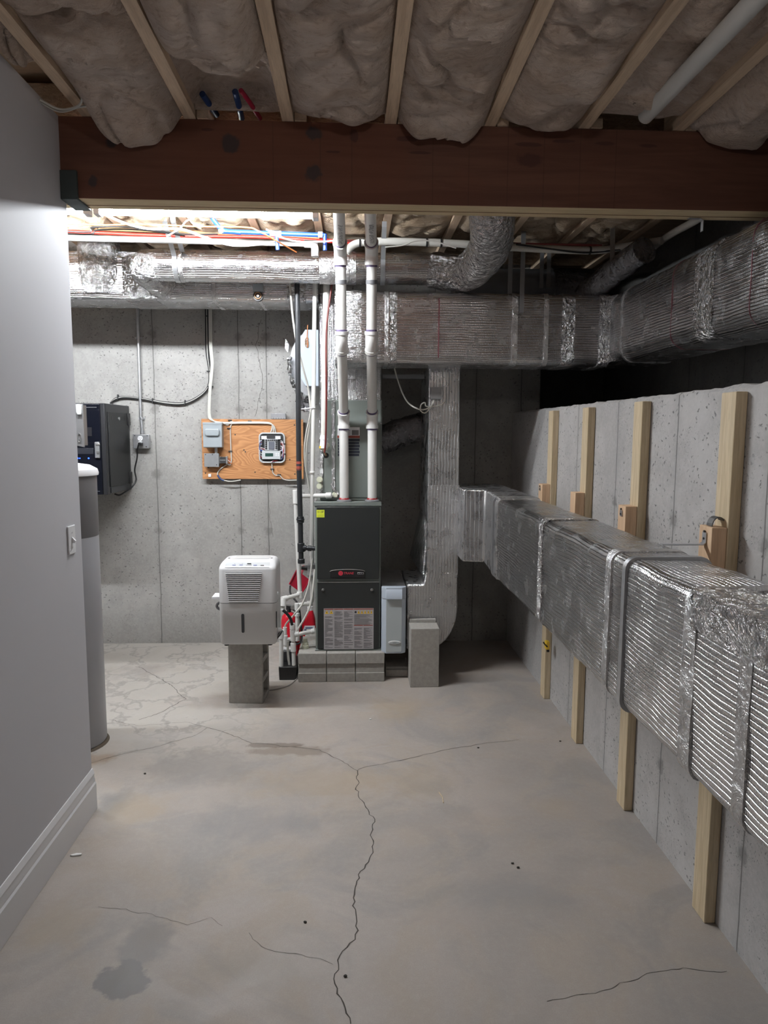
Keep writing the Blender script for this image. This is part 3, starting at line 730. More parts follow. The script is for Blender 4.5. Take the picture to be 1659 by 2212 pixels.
def ribbon(pts, wd, w, th=0.0018):
    wd = Vector(wd).normalized(); pts = [Vector(p) for p in pts]; v = []
    for i, p in enumerate(pts):
        d = (pts[min(i+1, len(pts)-1)]-pts[max(i-1, 0)]).normalized(); nn = d.cross(wd).normalized()
        v += [p-wd*w/2-nn*th/2, p+wd*w/2-nn*th/2, p+wd*w/2+nn*th/2, p-wd*w/2+nn*th/2]
    f = []
    for i in range(len(pts)-1):
        for j in range(4): f.append((4*i+j, 4*i+(j+1) % 4, 4*i+4+(j+1) % 4, 4*i+4+j))
    f += [(3, 2, 1, 0), tuple(4*(len(pts)-1)+j for j in range(4))]
    return MB().add(v, f)

# upper round duct
RY, RZ = 4.50, (P(560, 541, Y=4.5).z+P(560, 612, Y=4.5).z)/2
RR = (P(560, 541, Y=4.5).z-P(560, 612, Y=4.5).z)/2-.004
xl0, xr0 = P(330, 577, Y=RY).x, P(940, 577, Y=RY).x
t = thing('round_duct', 'upper round foil-wrapped duct hanging below the strip light', 'duct', ((xl0+xr0)/2, RY, RZ-RR))
part('duct_run', foil_tube([(xl0, RY, RZ), (xr0, RY, RZ)], RR, .002, 12), M_FOIL, t)
part('elbow', foil_tube([(xl0+.03, RY, RZ), (xl0-.05, RY, RZ), (xl0-.05, RY+.10, RZ-.03), (xl0+.02, RY+.25, RZ-.07)], RR+.002, .009, 16, fr=.09), M_CRUMP, t)
e = [Vector((xr0-.03, RY, RZ)), Vector((xr0+.20, RY-.04, RZ-.04)), P(1062, 535, Y=4.08), P(1063, 470, Y=3.74), P(1063, 415, Y=3.66)]
part('elbow', foil_tube(e, RR+.012, .010, 15, fr=.13, rr=lambda q: 1.02+.10*q), M_CRUMP, t)
for px, wd in ((762, .02), (722, .09), (396, .012)):
    x = P(px, 577, Y=RY).x; part('tape_seam', foil_tube([(x-wd, RY, RZ), (x+wd, RY, RZ)], RR+.004, .003, 26), M_TAPE, t)

# lower rectangular duct on the back wall side
LY0, LY1 = 4.69, 5.10
LZ0, LZ1 = P(460, 648, Y=LY0).z, 2.80
LYC = (LY0+LY1)/2
xa, xb = -2.9, P(690, 900, Y=4.72).x-.003
t = thing('rectangular_duct', 'lower foil-wrapped duct running along the top of the back wall', 'duct', ((xa+xb)/2, LYC, LZ0))
part('duct_run', foil_box([(xa, LYC, (LZ0+LZ1)/2), (xb, LYC, (LZ0+LZ1)/2)], LY1-LY0, LZ1-LZ0, .055, .004, 9), M_FOIL, t)
for px, wd in ((461, .012), (300, .10), (560, .01), (640, .06)):
    x = P(px, 640, Y=LY0).x; part('tape_seam', ring_band((x-wd, LYC, (LZ0+LZ1)/2), (x+wd, LYC, (LZ0+LZ1)/2), LY1-LY0+.006, LZ1-LZ0+.006, .058, amp=.004 if wd > .05 else .002), M_CRUMP if wd > .05 else M_TAPE, t)
c = P(211, 600, Y=4.70)
part('takeoff', foil_tube([(c.x, 4.80, LZ0+.06), (c.x, 4.77, 2.70), (c.x, 4.74, 2.93)], .135, .016, 11, rr=lambda q: 1+.10*math.sin(q*5)), M_CRUMP, t, label='crumpled foil takeoff rising to the ceiling')
c = P(558, 630, Y=LY0)
o = thing('duct_switch', 'small grey switch box with a coiled wire on the lower duct', 'switch', (c.x, LY0-.01, c.z))
part('switch_box', MB().box((c.x-.033, LY0-.03, c.z-.005), (c.x+.033, LY0+.01, c.z+.045)), M_GREYBOX, o, bevel=.003)
part('dial', MB().cyl((c.x, LY0-.02, c.z-.03), (c.x, LY0+.01, c.z-.03), .032, 20), M_DARK, o)
part('coil_wire', MB().tube([(c.x+.02*math.cos(a*.5), LY0-.025-.002*a*.1, c.z-.03+.02*math.sin(a*.5)) for a in range(26)], .003, 6), M_COPPER, o)
part('bracket', MB().cyl((c.x, LY0-.03, c.z-.03), (c.x, LY0-.018, c.z-.03), .008, 12), M_SILVER, o)

# supply trunk and its run along the right side
TZ0, TZ1, TY0, TY1 = 2.075, 2.512, 4.40, 4.75
TX0, TXR, TW = -0.105, 1.58, 0.36
tz = (TZ0+TZ1)/2; ty = (TY0+TY1)/2; tx = TXR+TW/2
t = thing('trunk_duct', 'large foil-wrapped trunk duct crossing above the furnace and turning along the right side', 'duct', (.7, ty, TZ0))
part('duct_run', foil_box([(TX0, ty, tz), (TXR+.02, ty, tz)], TY1-TY0, TZ1-TZ0, .05, .003, 8), M_FOIL, t)
part('duct_run', foil_box([(tx, ty+.0, tz), (tx, -.6, tz-.0)], TW, TZ1-TZ0, .085, .003, 8), M_FOIL, t)
part('corner_wrap', foil_box([(TXR-.055, ty, tz), (TXR+.01, ty-.0, tz)], TY1-TY0+.02, TZ1-TZ0+.012, .05, .005, 14, step=.015), M_CRUMP, t)
yc = TY0-.02
part('corner_wrap', MB().grid(lambda u, v: Vector((TXR-.03+.055*u+.006*fbm((u*3, v*6, 1), 2), yc+.03-.10*u+.006*fbm((u*4, v*7, 2), 2), TZ0+.02+(TZ1-TZ0-.04)*v)), 8, 30), M_CRUMP, t)
for px, wd, mt in ((1112, .018, M_TAPE), (1180, .014, M_TAPE), (1228, .04, M_CRUMP), (850, .022, M_CRUMP), (835, .012, M_TAPE)):
    x = P(px, 700, Y=TY0).x; part('tape_seam', ring_band((x-wd, ty, tz), (x+wd, ty, tz), TY1-TY0+.007, TZ1-TZ0+.007, .052, amp=.004 if mt is M_CRUMP else .0015), mt, t)
for px, wd in ((1345, .012), (1520, .085)):
    y = P(px, 640, X=TXR).y; part('tape_seam', ring_band((tx, y-wd, tz), (tx, y+wd, tz), TW+.008, TZ1-TZ0+.008, .088, amp=.004), M_CRUMP if wd > .05 else M_TAPE, t)
part('end_wrap', ring_band((TX0-.004, ty, tz), (TX0+.16, ty, tz), TY1-TY0+.006, TZ1-TZ0+.008, .05, amp=.006), foil('foil_end', ridge=.5, dots=.8, crumple=1.0, csc=26), t)
M_REDLINE = plain('red_print_line', (0.30, .12, .14), .5, .6)
x = P(948, 700, Y=TY0).x
part('printed_line', MB().box((x-.003, TY0-.0035, TZ0+.04), (x+.003, TY0-.0005, TZ1-.04)), M_REDLINE, t, label='red printed line down the wrap')
for px in (1452, 1620):
    y = P(px, 640, X=TXR).y; part('printed_line', ring_band((tx, y-.0012, tz), (tx, y+.0012, tz), TW+.004, TZ1-TZ0+.004, .086, amp=.002), M_REDLINE, t, label='red printed line down the wrap')

# plenum above the coil
PX0, PX1 = P(690, 900, Y=4.72).x, P(824, 900, Y=4.72).x
CZ1 = P(760, 864, Y=4.70).z
t = thing('plenum', 'foil-wrapped plenum box standing on the grey-green coil cabinet', 'duct', ((PX0+PX1)/2, 5.0, CZ1))
part('plenum_box', foil_box([((PX0+PX1)/2, 5.03, CZ1+.002), ((PX0+PX1)/2, 5.03, 2.56)], PX1-PX0, .54, .015, .003, 12, up=(0, 1, 0)), foil('foil_plenum', ridge=.7, dots=.9, crumple=.4, pitch=.013), t)
part('tape_seam', MB().grid(lambda u, v: Vector((PX0+.10+.14*u, 4.752+.004*fbm((u*5, v*5, 9), 2), CZ1+.14+.08*v)), 10, 8), M_TAPE, t)

# vertical return duct with its elbow into the filter box
VY0, VY1 = 4.62, 5.12
vx0, vx1 = P(924, 1000, Y=VY0).x, P(992, 1000, Y=VY0).x
def vp(px, py): return P(px, py, Y=VY0)
vz = vp(950, 1335).z
t = thing('return_duct', 'tall foil-wrapped return duct dropping from the trunk and curving into the filter box', 'duct', ((vx0+vx1)/2, 4.85, .22))
zt = vp(950, 1050).z
part('duct_run', foil_box([((vx0+vx1)/2, 4.87, zt), ((vx0+vx1)/2, 4.87, TZ0+.002)], vx1-vx0, .50, .012, .0025, 10, up=(0, 1, 0)), M_FOILV, t)
zb = vp(950, 1245).z
M_FOILH = foil('foil_cross', ridge=.7, dots=.5, crumple=.4, pitch=.02, rough=.3)
part('duct_run', foil_box([((vx0+vx1)/2+.004, 4.87, zb-.01), ((vx0+vx1)/2+.002, 4.87, zt+.005)], .51, vx1-vx0+.006, .012, .003, 14, up=(1, 0, 0)), M_FOILH, t)
ex0 = P(879, 1300, Y=VY0).x; ez0 = vp(900, 1402).z; R = .20
pts = [(ex0, vp(900, 1262).z), (vx0-.02, vp(900, 1262).z), (vx0-.005, zb+.02), (vx0, zb+.03), (vx1+.003, zb+.03), (vx1+.004, vp(990, 1310).z)]
cxx, czz = vx1+.004-R, vp(990, 1310).z
pts += [(cxx+R*math.cos(a*math.pi/24), czz-(czz-ez0)*math.sin(a*math.pi/24)) for a in range(1, 13)]+[(ex0, ez0)]
o = part('elbow', MB().prism([(x, VY0-.006, z) for x, z in pts], (0, .52, 0)), foil('foil_elbow', ridge=.6, dots=.6, crumple=.5, pitch=.018, rough=.3), t, bevel=.01)
def uv_xz(o, ax='z'):
    me = o.data; ul = me.uv_layers.new(name='UVMap') if not me.uv_layers else me.uv_layers[0]
    for l in me.loops:
        v = me.vertices[l.vertex_index].co; ul.data[l.index].uv = (v.z+v.y*.3, v.x+v.y) if ax == 'z' else (v.x+v.y*.3, v.z+v.y)
uv_xz(o)
part('flared_side', MB().prism([(vx0+.002, VY0+.01, zb+.4), (vx0+.002, VY1, zb+.4), (vx0-.075, VY1-.02, zb+.06), (vx0-.02, VY0+.06, zb+.0)], (.01, 0, -.02)), M_CRUMP, t)
bx, bz = P(941, 851, Y=VY0).x, P(941, 851, Y=VY0).z
o = thing('damper_control', 'small square metal control box taped on the return duct', 'control', (bx, VY0-.015, bz-.04))
part('box', MB().box((bx-.035, VY0-.035, bz-.035), (bx+.035, VY0-.001, bz+.04)), M_DULL, o, bevel=.003)
part('lid', MB().box((bx-.037, VY0-.037, bz+.032), (bx+.037, VY0-.001, bz+.042)), M_DULL, o)
duct_tube('control_cable', [P(852, 794, Y=4.75), P(862, 830, Y=4.7), P(880, 868, Y=4.66), P(905, 884, Y=4.61), P(925, 882, Y=4.605), P(935, 872, Y=4.60), P(938, 864, Y=4.598)], .005, M_WIREW, 'thin pale cable drooping from the trunk to the control box', 'cable', 8)
duct_tube('control_cable', [P(936, 864, Y=4.6), P(930, 880, Y=4.6), P(918, 892, Y=4.6), P(908, 886, Y=4.6), P(910, 874, Y=4.6), P(918, 870, Y=4.6), P(922, 878, Y=4.605), P(948, 876, Y=4.61), P(962, 866, Y=4.612)], .004, M_WIREW, 'pale cable looped once under the control box on the return duct', 'cable', 8)
a, b_ = P(812, 813, Y=4.9), P(912, 819, Y=4.9)
single('strut_bar', MB().box((PX1+.012, 4.88, a.z-.018), (vx0-.002, 4.884, a.z+.014)).box((PX1+.012, 4.88, a.z-.018), (vx0-.002, 4.91, a.z-.014)), M_DULL, 'flat metal angle bar bracing the plenum to the return duct', 'bracket', bevel=.001)
# foil sleeve in the shade between coil cabinet and return duct
a, b_ = P(818, 948, Y=5.2), P(918, 925, Y=5.2)
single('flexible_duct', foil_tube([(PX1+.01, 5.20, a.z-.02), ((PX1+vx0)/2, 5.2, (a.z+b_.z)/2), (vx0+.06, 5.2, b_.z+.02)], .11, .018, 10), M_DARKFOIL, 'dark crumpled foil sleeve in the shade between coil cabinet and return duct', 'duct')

# low duct along the right wall
DX0, DX1, DZ0, DZ1 = 0.80, 1.045, 0.838, 1.293
dxc, dzc = (DX0+DX1)/2, (DZ0+DZ1)/2
t = thing('low_duct', 'large foil-wrapped duct running low along the right wall toward the viewer', 'duct', (dxc, 2.0, DZ0))
part('duct_run', foil_box([(dxc, -.7, dzc), (dxc, 3.88, dzc)], DX1-DX0, DZ1-DZ0, .035, .005, 5, step=.025, per=14), M_FOIL, t)
pl = [(DX0+.004, 3.85), (DX0+.035, 4.38), (.70, 4.41), (.70, 4.95), (DX1-.01, 4.95), (DX1-.004, 3.85)]
o = part('elbow', MB().prism([(x, y, DZ0-.002) for x, y in pl], (0, 0, DZ1-DZ0+.006)), M_FOILV, t, bevel=.008, seg=3); uv_xz(o)
part('collar', foil_box([(.698, 4.68, dzc), (vx1+.004, 4.68, dzc)], .52, DZ1-DZ0-.01, .02, .003, 10, step=.01), M_TAPE, t)
for y, wd, mt in ((P(1490, 1400, X=DX0).y, .03, M_TAPE), (P(1312, 1320, X=DX0).y, .022, M_TAPE), (P(1168, 1200, X=DX0).y, .03, M_CRUMP), (P(1610, 1500, X=DX0).y, .022, M_TAPE), (3.86, .035, M_TAPE)):
    part('tape_seam', ring_band((dxc, y-wd, dzc), (dxc, y+wd, dzc), DX1-DX0+.007, DZ1-DZ0+.007, .037, amp=.003), mt, t)
y0 = P(1500, 1250, X=DX0).y
def edge_tape(u, v):
    y = y0-.0-u*2.3; a = v
    if a < .5: x, z = DX0+.12*(1-2*a)-.003, DZ1+.006
    else: x, z = DX0-.006, DZ1+.004-.09*(2*a-1)
    return Vector((x+.006*fbm((y*3, v*4, 3), 3), y, z+.007*fbm((y*3, v*4, 6), 3)))
part('edge_tape', MB().grid(edge_tape, 120, 16), M_CRUMP, t, label='wrinkled foil tape along the upper edge')
ys = P(1350, 1300, X=DX0).y
part('support_strap', MB().sweep([(dxc, ys-.012, dzc), (dxc, ys+.012, dzc)], rrect(DX1-DX0+.016, DZ1-DZ0+.016, .038, 6, 2)), M_GALV, t, label='smooth grey metal strap around the duct')
ys2 = P(1066, 1150, X=DX0).y
part('support_strap', MB().sweep([(dxc, ys2-.008, dzc), (dxc, ys2+.008, dzc)], rrect(DX1-DX0+.016, DZ1-DZ0+.016, .038, 6, 2)), M_GALV, t)

# rear right dark ducts and foil branch
a, b_ = P(1010, 610, Y=5.0), P(1262, 612, Y=5.0)
t = thing('grey_duct', 'dull grey duct in the dark behind the trunk duct', 'duct', ((a.x+b_.x)/2, 5.0, a.z-.12))
part('duct_run', MB().cyl((a.x-.1, 5.0, a.z-.03), (b_.x-.22, 5.0, b_.z-.03), .12, 28), plain('grey_jacket', (.26, .27, .29), .5, 0, .1, 12), t)
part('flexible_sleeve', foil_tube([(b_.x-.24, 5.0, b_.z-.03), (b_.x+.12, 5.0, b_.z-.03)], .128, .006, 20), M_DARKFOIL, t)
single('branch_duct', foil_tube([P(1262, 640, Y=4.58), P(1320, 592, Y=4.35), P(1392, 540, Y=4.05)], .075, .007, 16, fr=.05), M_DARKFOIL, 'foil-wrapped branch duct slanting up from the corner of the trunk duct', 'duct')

# hanger straps
def strap(pts, label, wd=(1, 0, 0), w=.028, mat=None):
    return single('hanger_strap', ribbon(pts, wd, w), mat or M_GALV, label, 'bracket', 'metal hanger straps', smooth=False)
x = P(385, 577, Y=RY).x
arc = [(x, RY-(RR+.006)*math.cos(a), RZ+(RR+.006)*math.sin(a)) for a in [math.radians(d) for d in range(20, -95, -10)]]
strap([(x, 4.19, ZJ-.002), (x, 4.20, ZJ-.03)]+arc, 'bright metal strap hanging round the left part of the upper round duct')
strap([(x+.045, 4.21, ZJ-.002), (x+.045, 4.22, ZJ-.03), (x+.045, RY-RR*.75-.004, RZ+RR*.68)], 'short bright metal strap beside the other on the left part of the upper round duct')
x = P(826, 577, Y=RY).x
arc = [(x, RY-(RR+.006)*math.cos(a), RZ+(RR+.006)*math.sin(a)) for a in [math.radians(d) for d in range(20, -95, -10)]]
strap([(x, 4.24, ZJ-.002), (x, 4.25, ZJ-.03)]+arc, 'dull metal strap round the upper duct just right of the white vent pipes', mat=M_DULL)
for px, lab in ((1102, 'left of the two dark trunk duct straps, right of the foil elbow'), (1123, 'right of the two dark trunk duct straps, right of the foil elbow')):
    q = P(px, 600, Y=4.46); strap([(q.x, 4.46 if px < 1110 else TY0-.008, ZJ-.002), (q.x, 4.46 if px < 1110 else TY0-.008, TZ1+.002 if px < 1110 else TZ1-.12)], lab, mat=M_DULL)
for px, lab in ((1170, 'left strap of the short pair holding the grey duct in the dark'), (1184, 'right strap of the short pair holding the grey duct in the dark')):
    q = P(px, 600, Y=4.86); strap([(q.x, 4.865 if px < 1180 else 4.85, ZJ-.002), (q.x, 4.865 if px < 1180 else 4.85, P(px, 622, Y=4.86).z)], lab, mat=M_DULL)
q = P(1324, 572, Y=4.22); strap([(q.x, 4.25, ZJ-.002), (q.x, 4.235, q.z+.06), (q.x, 4.23, q.z-.05)], 'short bright strap round the foil branch duct', mat=M_GALV)
q = P(1512, 462, Y=3.05); strap([(q.x-.05, 3.05, BZ0-.002), (q.x, 3.05, BZ0-.003), (q.x+.012, 3.05, BZ0-.012), (q.x+.012, 3.05, TZ1+.001)], 'pale bent strap screwed under the beam holding the trunk run', wd=(0, 1, 0), w=.022)

# ------------------------------------------------------------------ pipes and wires under the rear joists
def run(name, pts, r, mat, label, cat='pipe', n=10, sm=6): return single(name, MB().tube(spline(pts, sm), r, n), mat, label, cat)
PY = 4.25
a = P(70, 512, Y=PY); b_ = P(676, 527, Y=PY)
t = thing('drain_pipe', 'white plastic pipe running under the joists above the upper round duct', 'pipe', (-.9, PY, a.z-.02))
part('pipe', MB().cyl((-2.6, PY, a.z+.005), (b_.x, PY, b_.z), .0167, 16), M_PVC, t)
part('elbow', MB().tube(fillet([Vector((b_.x-.05, PY, b_.z)), Vector((b_.x+.012, PY, b_.z)), Vector((b_.x+.012, PY, b_.z-.07))], .03), .022, 14), M_PVCF, t)
part('pipe', MB().cyl((b_.x+.012, PY, b_.z-.06), (b_.x+.012, PY, RZ+RR+.002), .0167, 14), M_PVC, t)
run('supply_pipe', [(-2.6, 4.4, 2.858), P(300, 497, Y=4.4), P(690, 513, Y=4.4)], .011, M_COPPER, 'tan tube running under the joists just above the white pipe')
run('supply_pipe', [(-2.6, 4.33, 2.845), P(300, 507, Y=4.33), P(560, 512, Y=4.33), P(720, 522, Y=4.33)], .010, M_RED, 'red plastic pipe running under the joists, left half of the bundle')
run('supply_pipe', [(-2.6, 4.46, 2.87), P(400, 500, Y=4.46), P(600, 508, Y=4.46), P(790, 528, Y=4.46)], .009, M_RED, 'thin red plastic pipe at the back of the bundle')
t = thing('blue_supply_pipe', 'blue plastic water pipe with clamps under the joists', 'pipe', (-.4, 4.1, 2.8))
p0 = P(472, 492, Y=4.12); p1 = P(700, 505, Y=4.12)
part('pipe', MB().tube(spline([P(455, 465, Y=4.08), P(468, 484, Y=4.1), P(482, 497, Y=4.12), P(520, 503, Y=4.12)], 6), .0125, 12), M_BLUE, t)
part('pipe', MB().cyl(P(480, 500, Y=4.12), P(700, 508, Y=4.12), .0125, 12), M_BLUE, t)
part('branch', MB().cyl(P(597, 503, Y=4.12), P(600, 540, Y=4.12), .011, 12), M_BLUE, t)
part('branch', MB().cyl(P(702, 506, Y=4.12), P(702, 541, Y=4.12), .011, 12), M_BLUE, t)
for px, py in ((478, 498), (588, 504), (603, 505), (692, 507)):
    q = P(px, py, Y=4.12); part('clamp', MB().cyl(q-Vector((.012, 0, 0)), q+Vector((.012, 0, 0)), .0165, 12), plain('clamp_blue', (.45, .6, .85), .4), t)
q = P(595, 503, Y=4.12); part('tee_fitting', MB().cyl(q-Vector((.02, 0, 0)), q+Vector((.02, 0, 0)), .0145, 12), M_DARK, t)
wires = [(M_ORANGE, .004, [(-2.6, 4.0, 2.84), P(150, 483, Y=4.0), P(300, 484, Y=4.0), P(420, 489, Y=4.0), P(530, 491, Y=4.0), P(560, 500, Y=4.0), P(600, 522, Y=4.1), P(640, 545, Y=4.25)], 'orange cable sagging along the joists in front of the pipes'),
         (M_WIREK, .0045, [(-2.6, 4.05, 2.83), P(150, 500, Y=4.05), P(200, 491, Y=4.05), P(260, 490, Y=4.05), P(330, 496, Y=4.06), P(400, 506, Y=4.1), P(470, 506, Y=4.2)], 'black cable in the bundle left of the strap, upper one'),
         (M_WIREK, .0045, [(-2.6, 4.08, 2.82), P(150, 505, Y=4.08), P(210, 497, Y=4.08), P(270, 495, Y=4.08), P(340, 500, Y=4.1), P(400, 510, Y=4.12)], 'black cable in the bundle left of the strap, lower one'),
         (M_WIREW, .0065, [P(230, 465, Y=4.0), P(270, 482, Y=4.0), P(320, 494, Y=4.02), P(390, 495, Y=4.0), P(440, 512, Y=4.0), P(500, 530, Y=4.02), P(560, 528, Y=4.1), P(600, 520, Y=4.2)], 'thick pale cable swooping across the pipes under the strip light'),
         (M_WIREW, .0045, [P(575, 495, Y=4.05), P(600, 510, Y=4.05), P(640, 521, Y=4.08), P(700, 522, Y=4.08), P(760, 514, Y=4.0), P(790, 516, Y=4.0)], 'thin white cable crossing to the white vent pipes'),
         (M_WIREW, .004, [P(360, 511, Y=4.0), P(378, 500, Y=4.0), P(392, 490, Y=4.0), P(402, 478, Y=4.0), P(420, 470, Y=4.0)], 'short white cable end tied to the metal strap'),
         (M_WIREW, .004, [P(832, 534, Y=4.2), P(870, 530, Y=4.2), P(900, 520, Y=4.2), P(940, 522, Y=4.2), P(985, 536, Y=4.2)], 'white cable sagging in front of the insulated pipe right of the vents'),
         (M_BROWN, .007, [P(720, 521, Y=4.3), P(800, 520, Y=4.35), P(900, 522, Y=4.4), P(1000, 523, Y=4.4), P(1150, 527, Y=4.5), P(1300, 530, Y=4.5)], 'dark red tube running over the white insulated pipe'),
         (M_WIREK, .005, [P(1115, 528, Y=4.3), P(1190, 538, Y=4.3), P(1260, 546, Y=4.3), P(1330, 540, Y=4.3), P(1420, 526, Y=4.2)], 'black cable hanging in the dark above the grey duct')]
for mt, r, pts, lab in wires: run('cable', pts, r, mt, lab, 'cable', 8)
t = thing('insulated_pipe', 'white foam-insulated pipe running under the joists to the right', 'pipe', (.6, 4.3, 2.75))
part('foam_sleeve', MB().tube(spline([P(748, 545, Y=4.32), P(762, 530, Y=4.32), P(790, 523, Y=4.32), P(860, 522, Y=4.32), P(980, 526, Y=4.32), P(1100, 534, Y=4.32), P(1270, 541, Y=4.32), P(1340, 534, Y=4.3), P(1430, 520, Y=4.1)], 6), .022, 14, disp=dsp(.002, 30)), M_WIREW, t)
for px, py in ((778, 525), (922, 524), (953, 525), (1274, 541)):
    q = P(px, py, Y=4.32); part('tie', MB().cyl(q-Vector((.006, 0, 0)), q+Vector((.006, 0, 0)), .024, 14), M_WIREK, t)
a = P(1480, 520, Y=3.9)
run('insulated_pipe', [P(1380, 560, Y=4.4), P(1440, 512, Y=4.1), P(1500, 478, Y=3.7), P(1560, 440, Y=3.4)], .020, M_WIREW, 'pale insulated pipe slanting up beside the trunk run in the dark right corner')

# ------------------------------------------------------------------ concrete blocks
def cmu(x0, y0, z0, sx, sy, sz, axis, label, group=None, cores=2):
    """hollow block: two or three cores through `axis`, made as webs and shells in one mesh"""
    import bmesh
    dims = [sx, sy, sz]; o3 = [x0, y0, z0]; ia = 'xyz'.index(axis)
    oth = [i for i in range(3) if i != ia]; long_ = max(oth, key=lambda i: dims[i]); sh = [i for i in oth if i != long_][0]
    n = cores; L, S = dims[long_], dims[sh]; wall = .03; web = .028
    # outline grid in (long, short)
    mb = MB()
    def bx(l0, l1, s0, s1):
        a = [0, 0, 0]; b_ = [0, 0, 0]
        a[ia] = o3[ia]; b_[ia] = o3[ia]+dims[ia]; a[long_] = o3[long_]+l0; b_[long_] = o3[long_]+l1; a[sh] = o3[sh]+s0; b_[sh] = o3[sh]+s1
        mb.box(a, b_)
    bx(0, L, 0, wall); bx(0, L, S-wall, S)
    cw = (L-web*(n+1))/n
    for k in range(n+1):
        bx(k*(cw+web), k*(cw+web)+web, wall, S-wall)
    return single('concrete_block', mb, M_CMU, label, 'block', group, bevel=.004)
# block under the dehumidifier: stands on end, cores open to the right
a, b_ = P(497, 1520, Z=0), P(571, 1520, Z=0)
bzt = P(540, 1384, Y=a.y).z
bk = cmu(a.x, a.y, 0, b_.x-a.x, .2, bzt, 'x', 'grey concrete block standing on end under the white dehumidifier', cores=3); bk.rotation_euler[2] = math.radians(-5)
# three under the furnace
fx = [P(p, 1473, Z=0).x for p in (644, 705.5, 768, 831)]; fy = P(740, 1473, Z=0).y
FZ = P(740, 1411, Y=fy).z
GBK = 'blocks under the furnace'
for i, lab in enumerate(('left', 'middle', 'right')):
    b0 = thing('concrete_block', lab+' one of the three concrete blocks under the furnace', 'block', ((fx[i]+fx[i+1])/2, fy+.2, 0), GBK)
    x0_, x1_ = fx[i]+.0015, fx[i+1]-.0015
    part('block_body', MB().box((x0_, fy+.012, 0), (x1_, fy+.40, FZ)), M_CMU, b0, bevel=.005)
    part('foot_flange', MB().box((x0_, fy, 0), (x1_, fy+.0125, .062)), M_CMU, b0, bevel=.004)
    part('top_flange', MB().box((x0_, fy+.002, FZ*.62), (x1_, fy+.0125, FZ)), M_CMU, b0, bevel=.004)
b0 = single('concrete_block', MB().box((fx[0]+.02, fy+.41, 0), (fx[3], fy+.75, FZ)), M_CMU, 'low concrete block in the row behind, under the back of the furnace', 'block', bevel=.005)
a, b_ = P(833, 1473, Z=0), P(884, 1472, Z=0)
single('concrete_block', MB().box((fx[3]+.01, fy+.10, 0), (b_.x, fy+.30, P(850, 1440, Y=fy+.1).z)).box((fx[3]+.01, fy+.085, 0), (b_.x, fy+.10, .05)), M_CMU, 'shaded low concrete block under the white filter cabinet', 'block', bevel=.005)
a, b_ = P(886, 1485, Z=0), P(948, 1485, Z=0)
bt = P(917, 1358, Y=a.y).z
t = thing('concrete_block', 'grey concrete block standing on end in front of the return duct', 'block', ((a.x+b_.x)/2, a.y+.1, 0))
part('block_body', MB().box((a.x, a.y, 0), (b_.x, a.y+.185, bt-.0)), M_CMU, t, bevel=.004)
part('end_rib', MB().box((a.x+.004, a.y+.145, bt-.002), (b_.x-.006, a.y+.182, bt+.022)), M_CMU, t, bevel=.004)

# ------------------------------------------------------------------ furnace
GY = 4.60
def g(px, py, Y=GY): return P(px, py, Y=Y)
gx0, gx1 = g(681, 1250).x, g(822, 1250).x
gz0, gz1 = FZ, g(750, 1085).z
t = thing('furnace', 'dark charcoal gas furnace standing on three concrete blocks', 'furnace', ((gx0+gx1)/2, GY+.35, gz0))
part('casing', MB().box((gx0, GY+.002, gz0+.001), (gx1, GY+.70, gz1)), M_CASE, t, bevel=.004)
ud0, ud1 = g(750, 1250).z, g(750, 1094).z
dx0, dx1 = g(685, 1200).x, g(819, 1200).x
ld0, ld1 = g(750, 1400).z, g(750, 1256).z
u = part('upper_door', MB().box((dx0, GY-.016, ud0), (dx1, GY+.004, ud1)), M_DOOR, t, bevel=.004)
l_ = part('lower_door', MB().box((dx0, GY-.012, ld0), (dx1, GY+.004, ld1)), M_DOOR, t, bevel=.004)
part('door_edge', MB().box((dx0, GY-.0135, ld1-.004), (dx1, GY-.011, ld1)), M_SILVER, l_)
part('base_rail', MB().box((gx0-.004, GY-.008, gz0+.001), (gx1+.004, GY+.01, g(750, 1402).z)), M_CASE, t, bevel=.002)
part('top_flange', MB().box((gx0-.004, GY-.004, g(750, 1093).z), (gx1+.004, GY+.02, gz1+.002)), M_CASE, t, bevel=.002)
for px in (698, 803):
    q = g(px, 1273); k = part('door_knob', MB().lathe([(.001, 0), (.0095, 0), (.0095, -.008), (.006, -.014), (.001, -.016)], (q.x, GY-.012, q.z), 18, axis='y'), M_SILVER, l_)
    part('knob_slot', MB().box((q.x-.002, GY-.0295, q.z-.006), (q.x+.002, GY-.026, q.z+.006)), M_BLACK, k)
# badge
q0, q1 = g(713, 1246), g(788, 1229); zc = (q0.z+q1.z)/2; xc = (q0.x+q1.x)/2; w = (q1.x-q0.x)/2
pts = [(xc-w, q0.z), (xc+w, q0.z), (xc+w, q1.z-.012)]+[(xc+w*math.cos(a), q1.z-.012+.014*math.sin(a)) for a in [math.pi*k/16 for k in range(1, 16)]]+[(xc-w, q1.z-.012)]
bd = part('badge', MB().prism([(x, GY-.016, z) for x, z in pts], (0, -.006, 0)), M_BLACK, u, bevel=.002)
part('badge_rim', MB().tube([(xc+w*math.cos(a), GY-.022, q1.z-.012+.014*math.sin(a)) for a in [math.pi*k/20 for k in range(21)]], .0016, 6), M_SILVER, u)
q = g(736, 1237); part('logo_disc', MB().cyl((q.x, GY-.0225, q.z), (q.x, GY-.0215, q.z), .0155, 24), M_LOGO, u)
for k in (-1, 0, 1):
    part('logo_bar', MB().box((q.x-.011, GY-.0232, q.z+k*.007-.0008), (q.x+.011, GY-.0224, q.z+k*.007+.0008)), M_CRIMP, u)
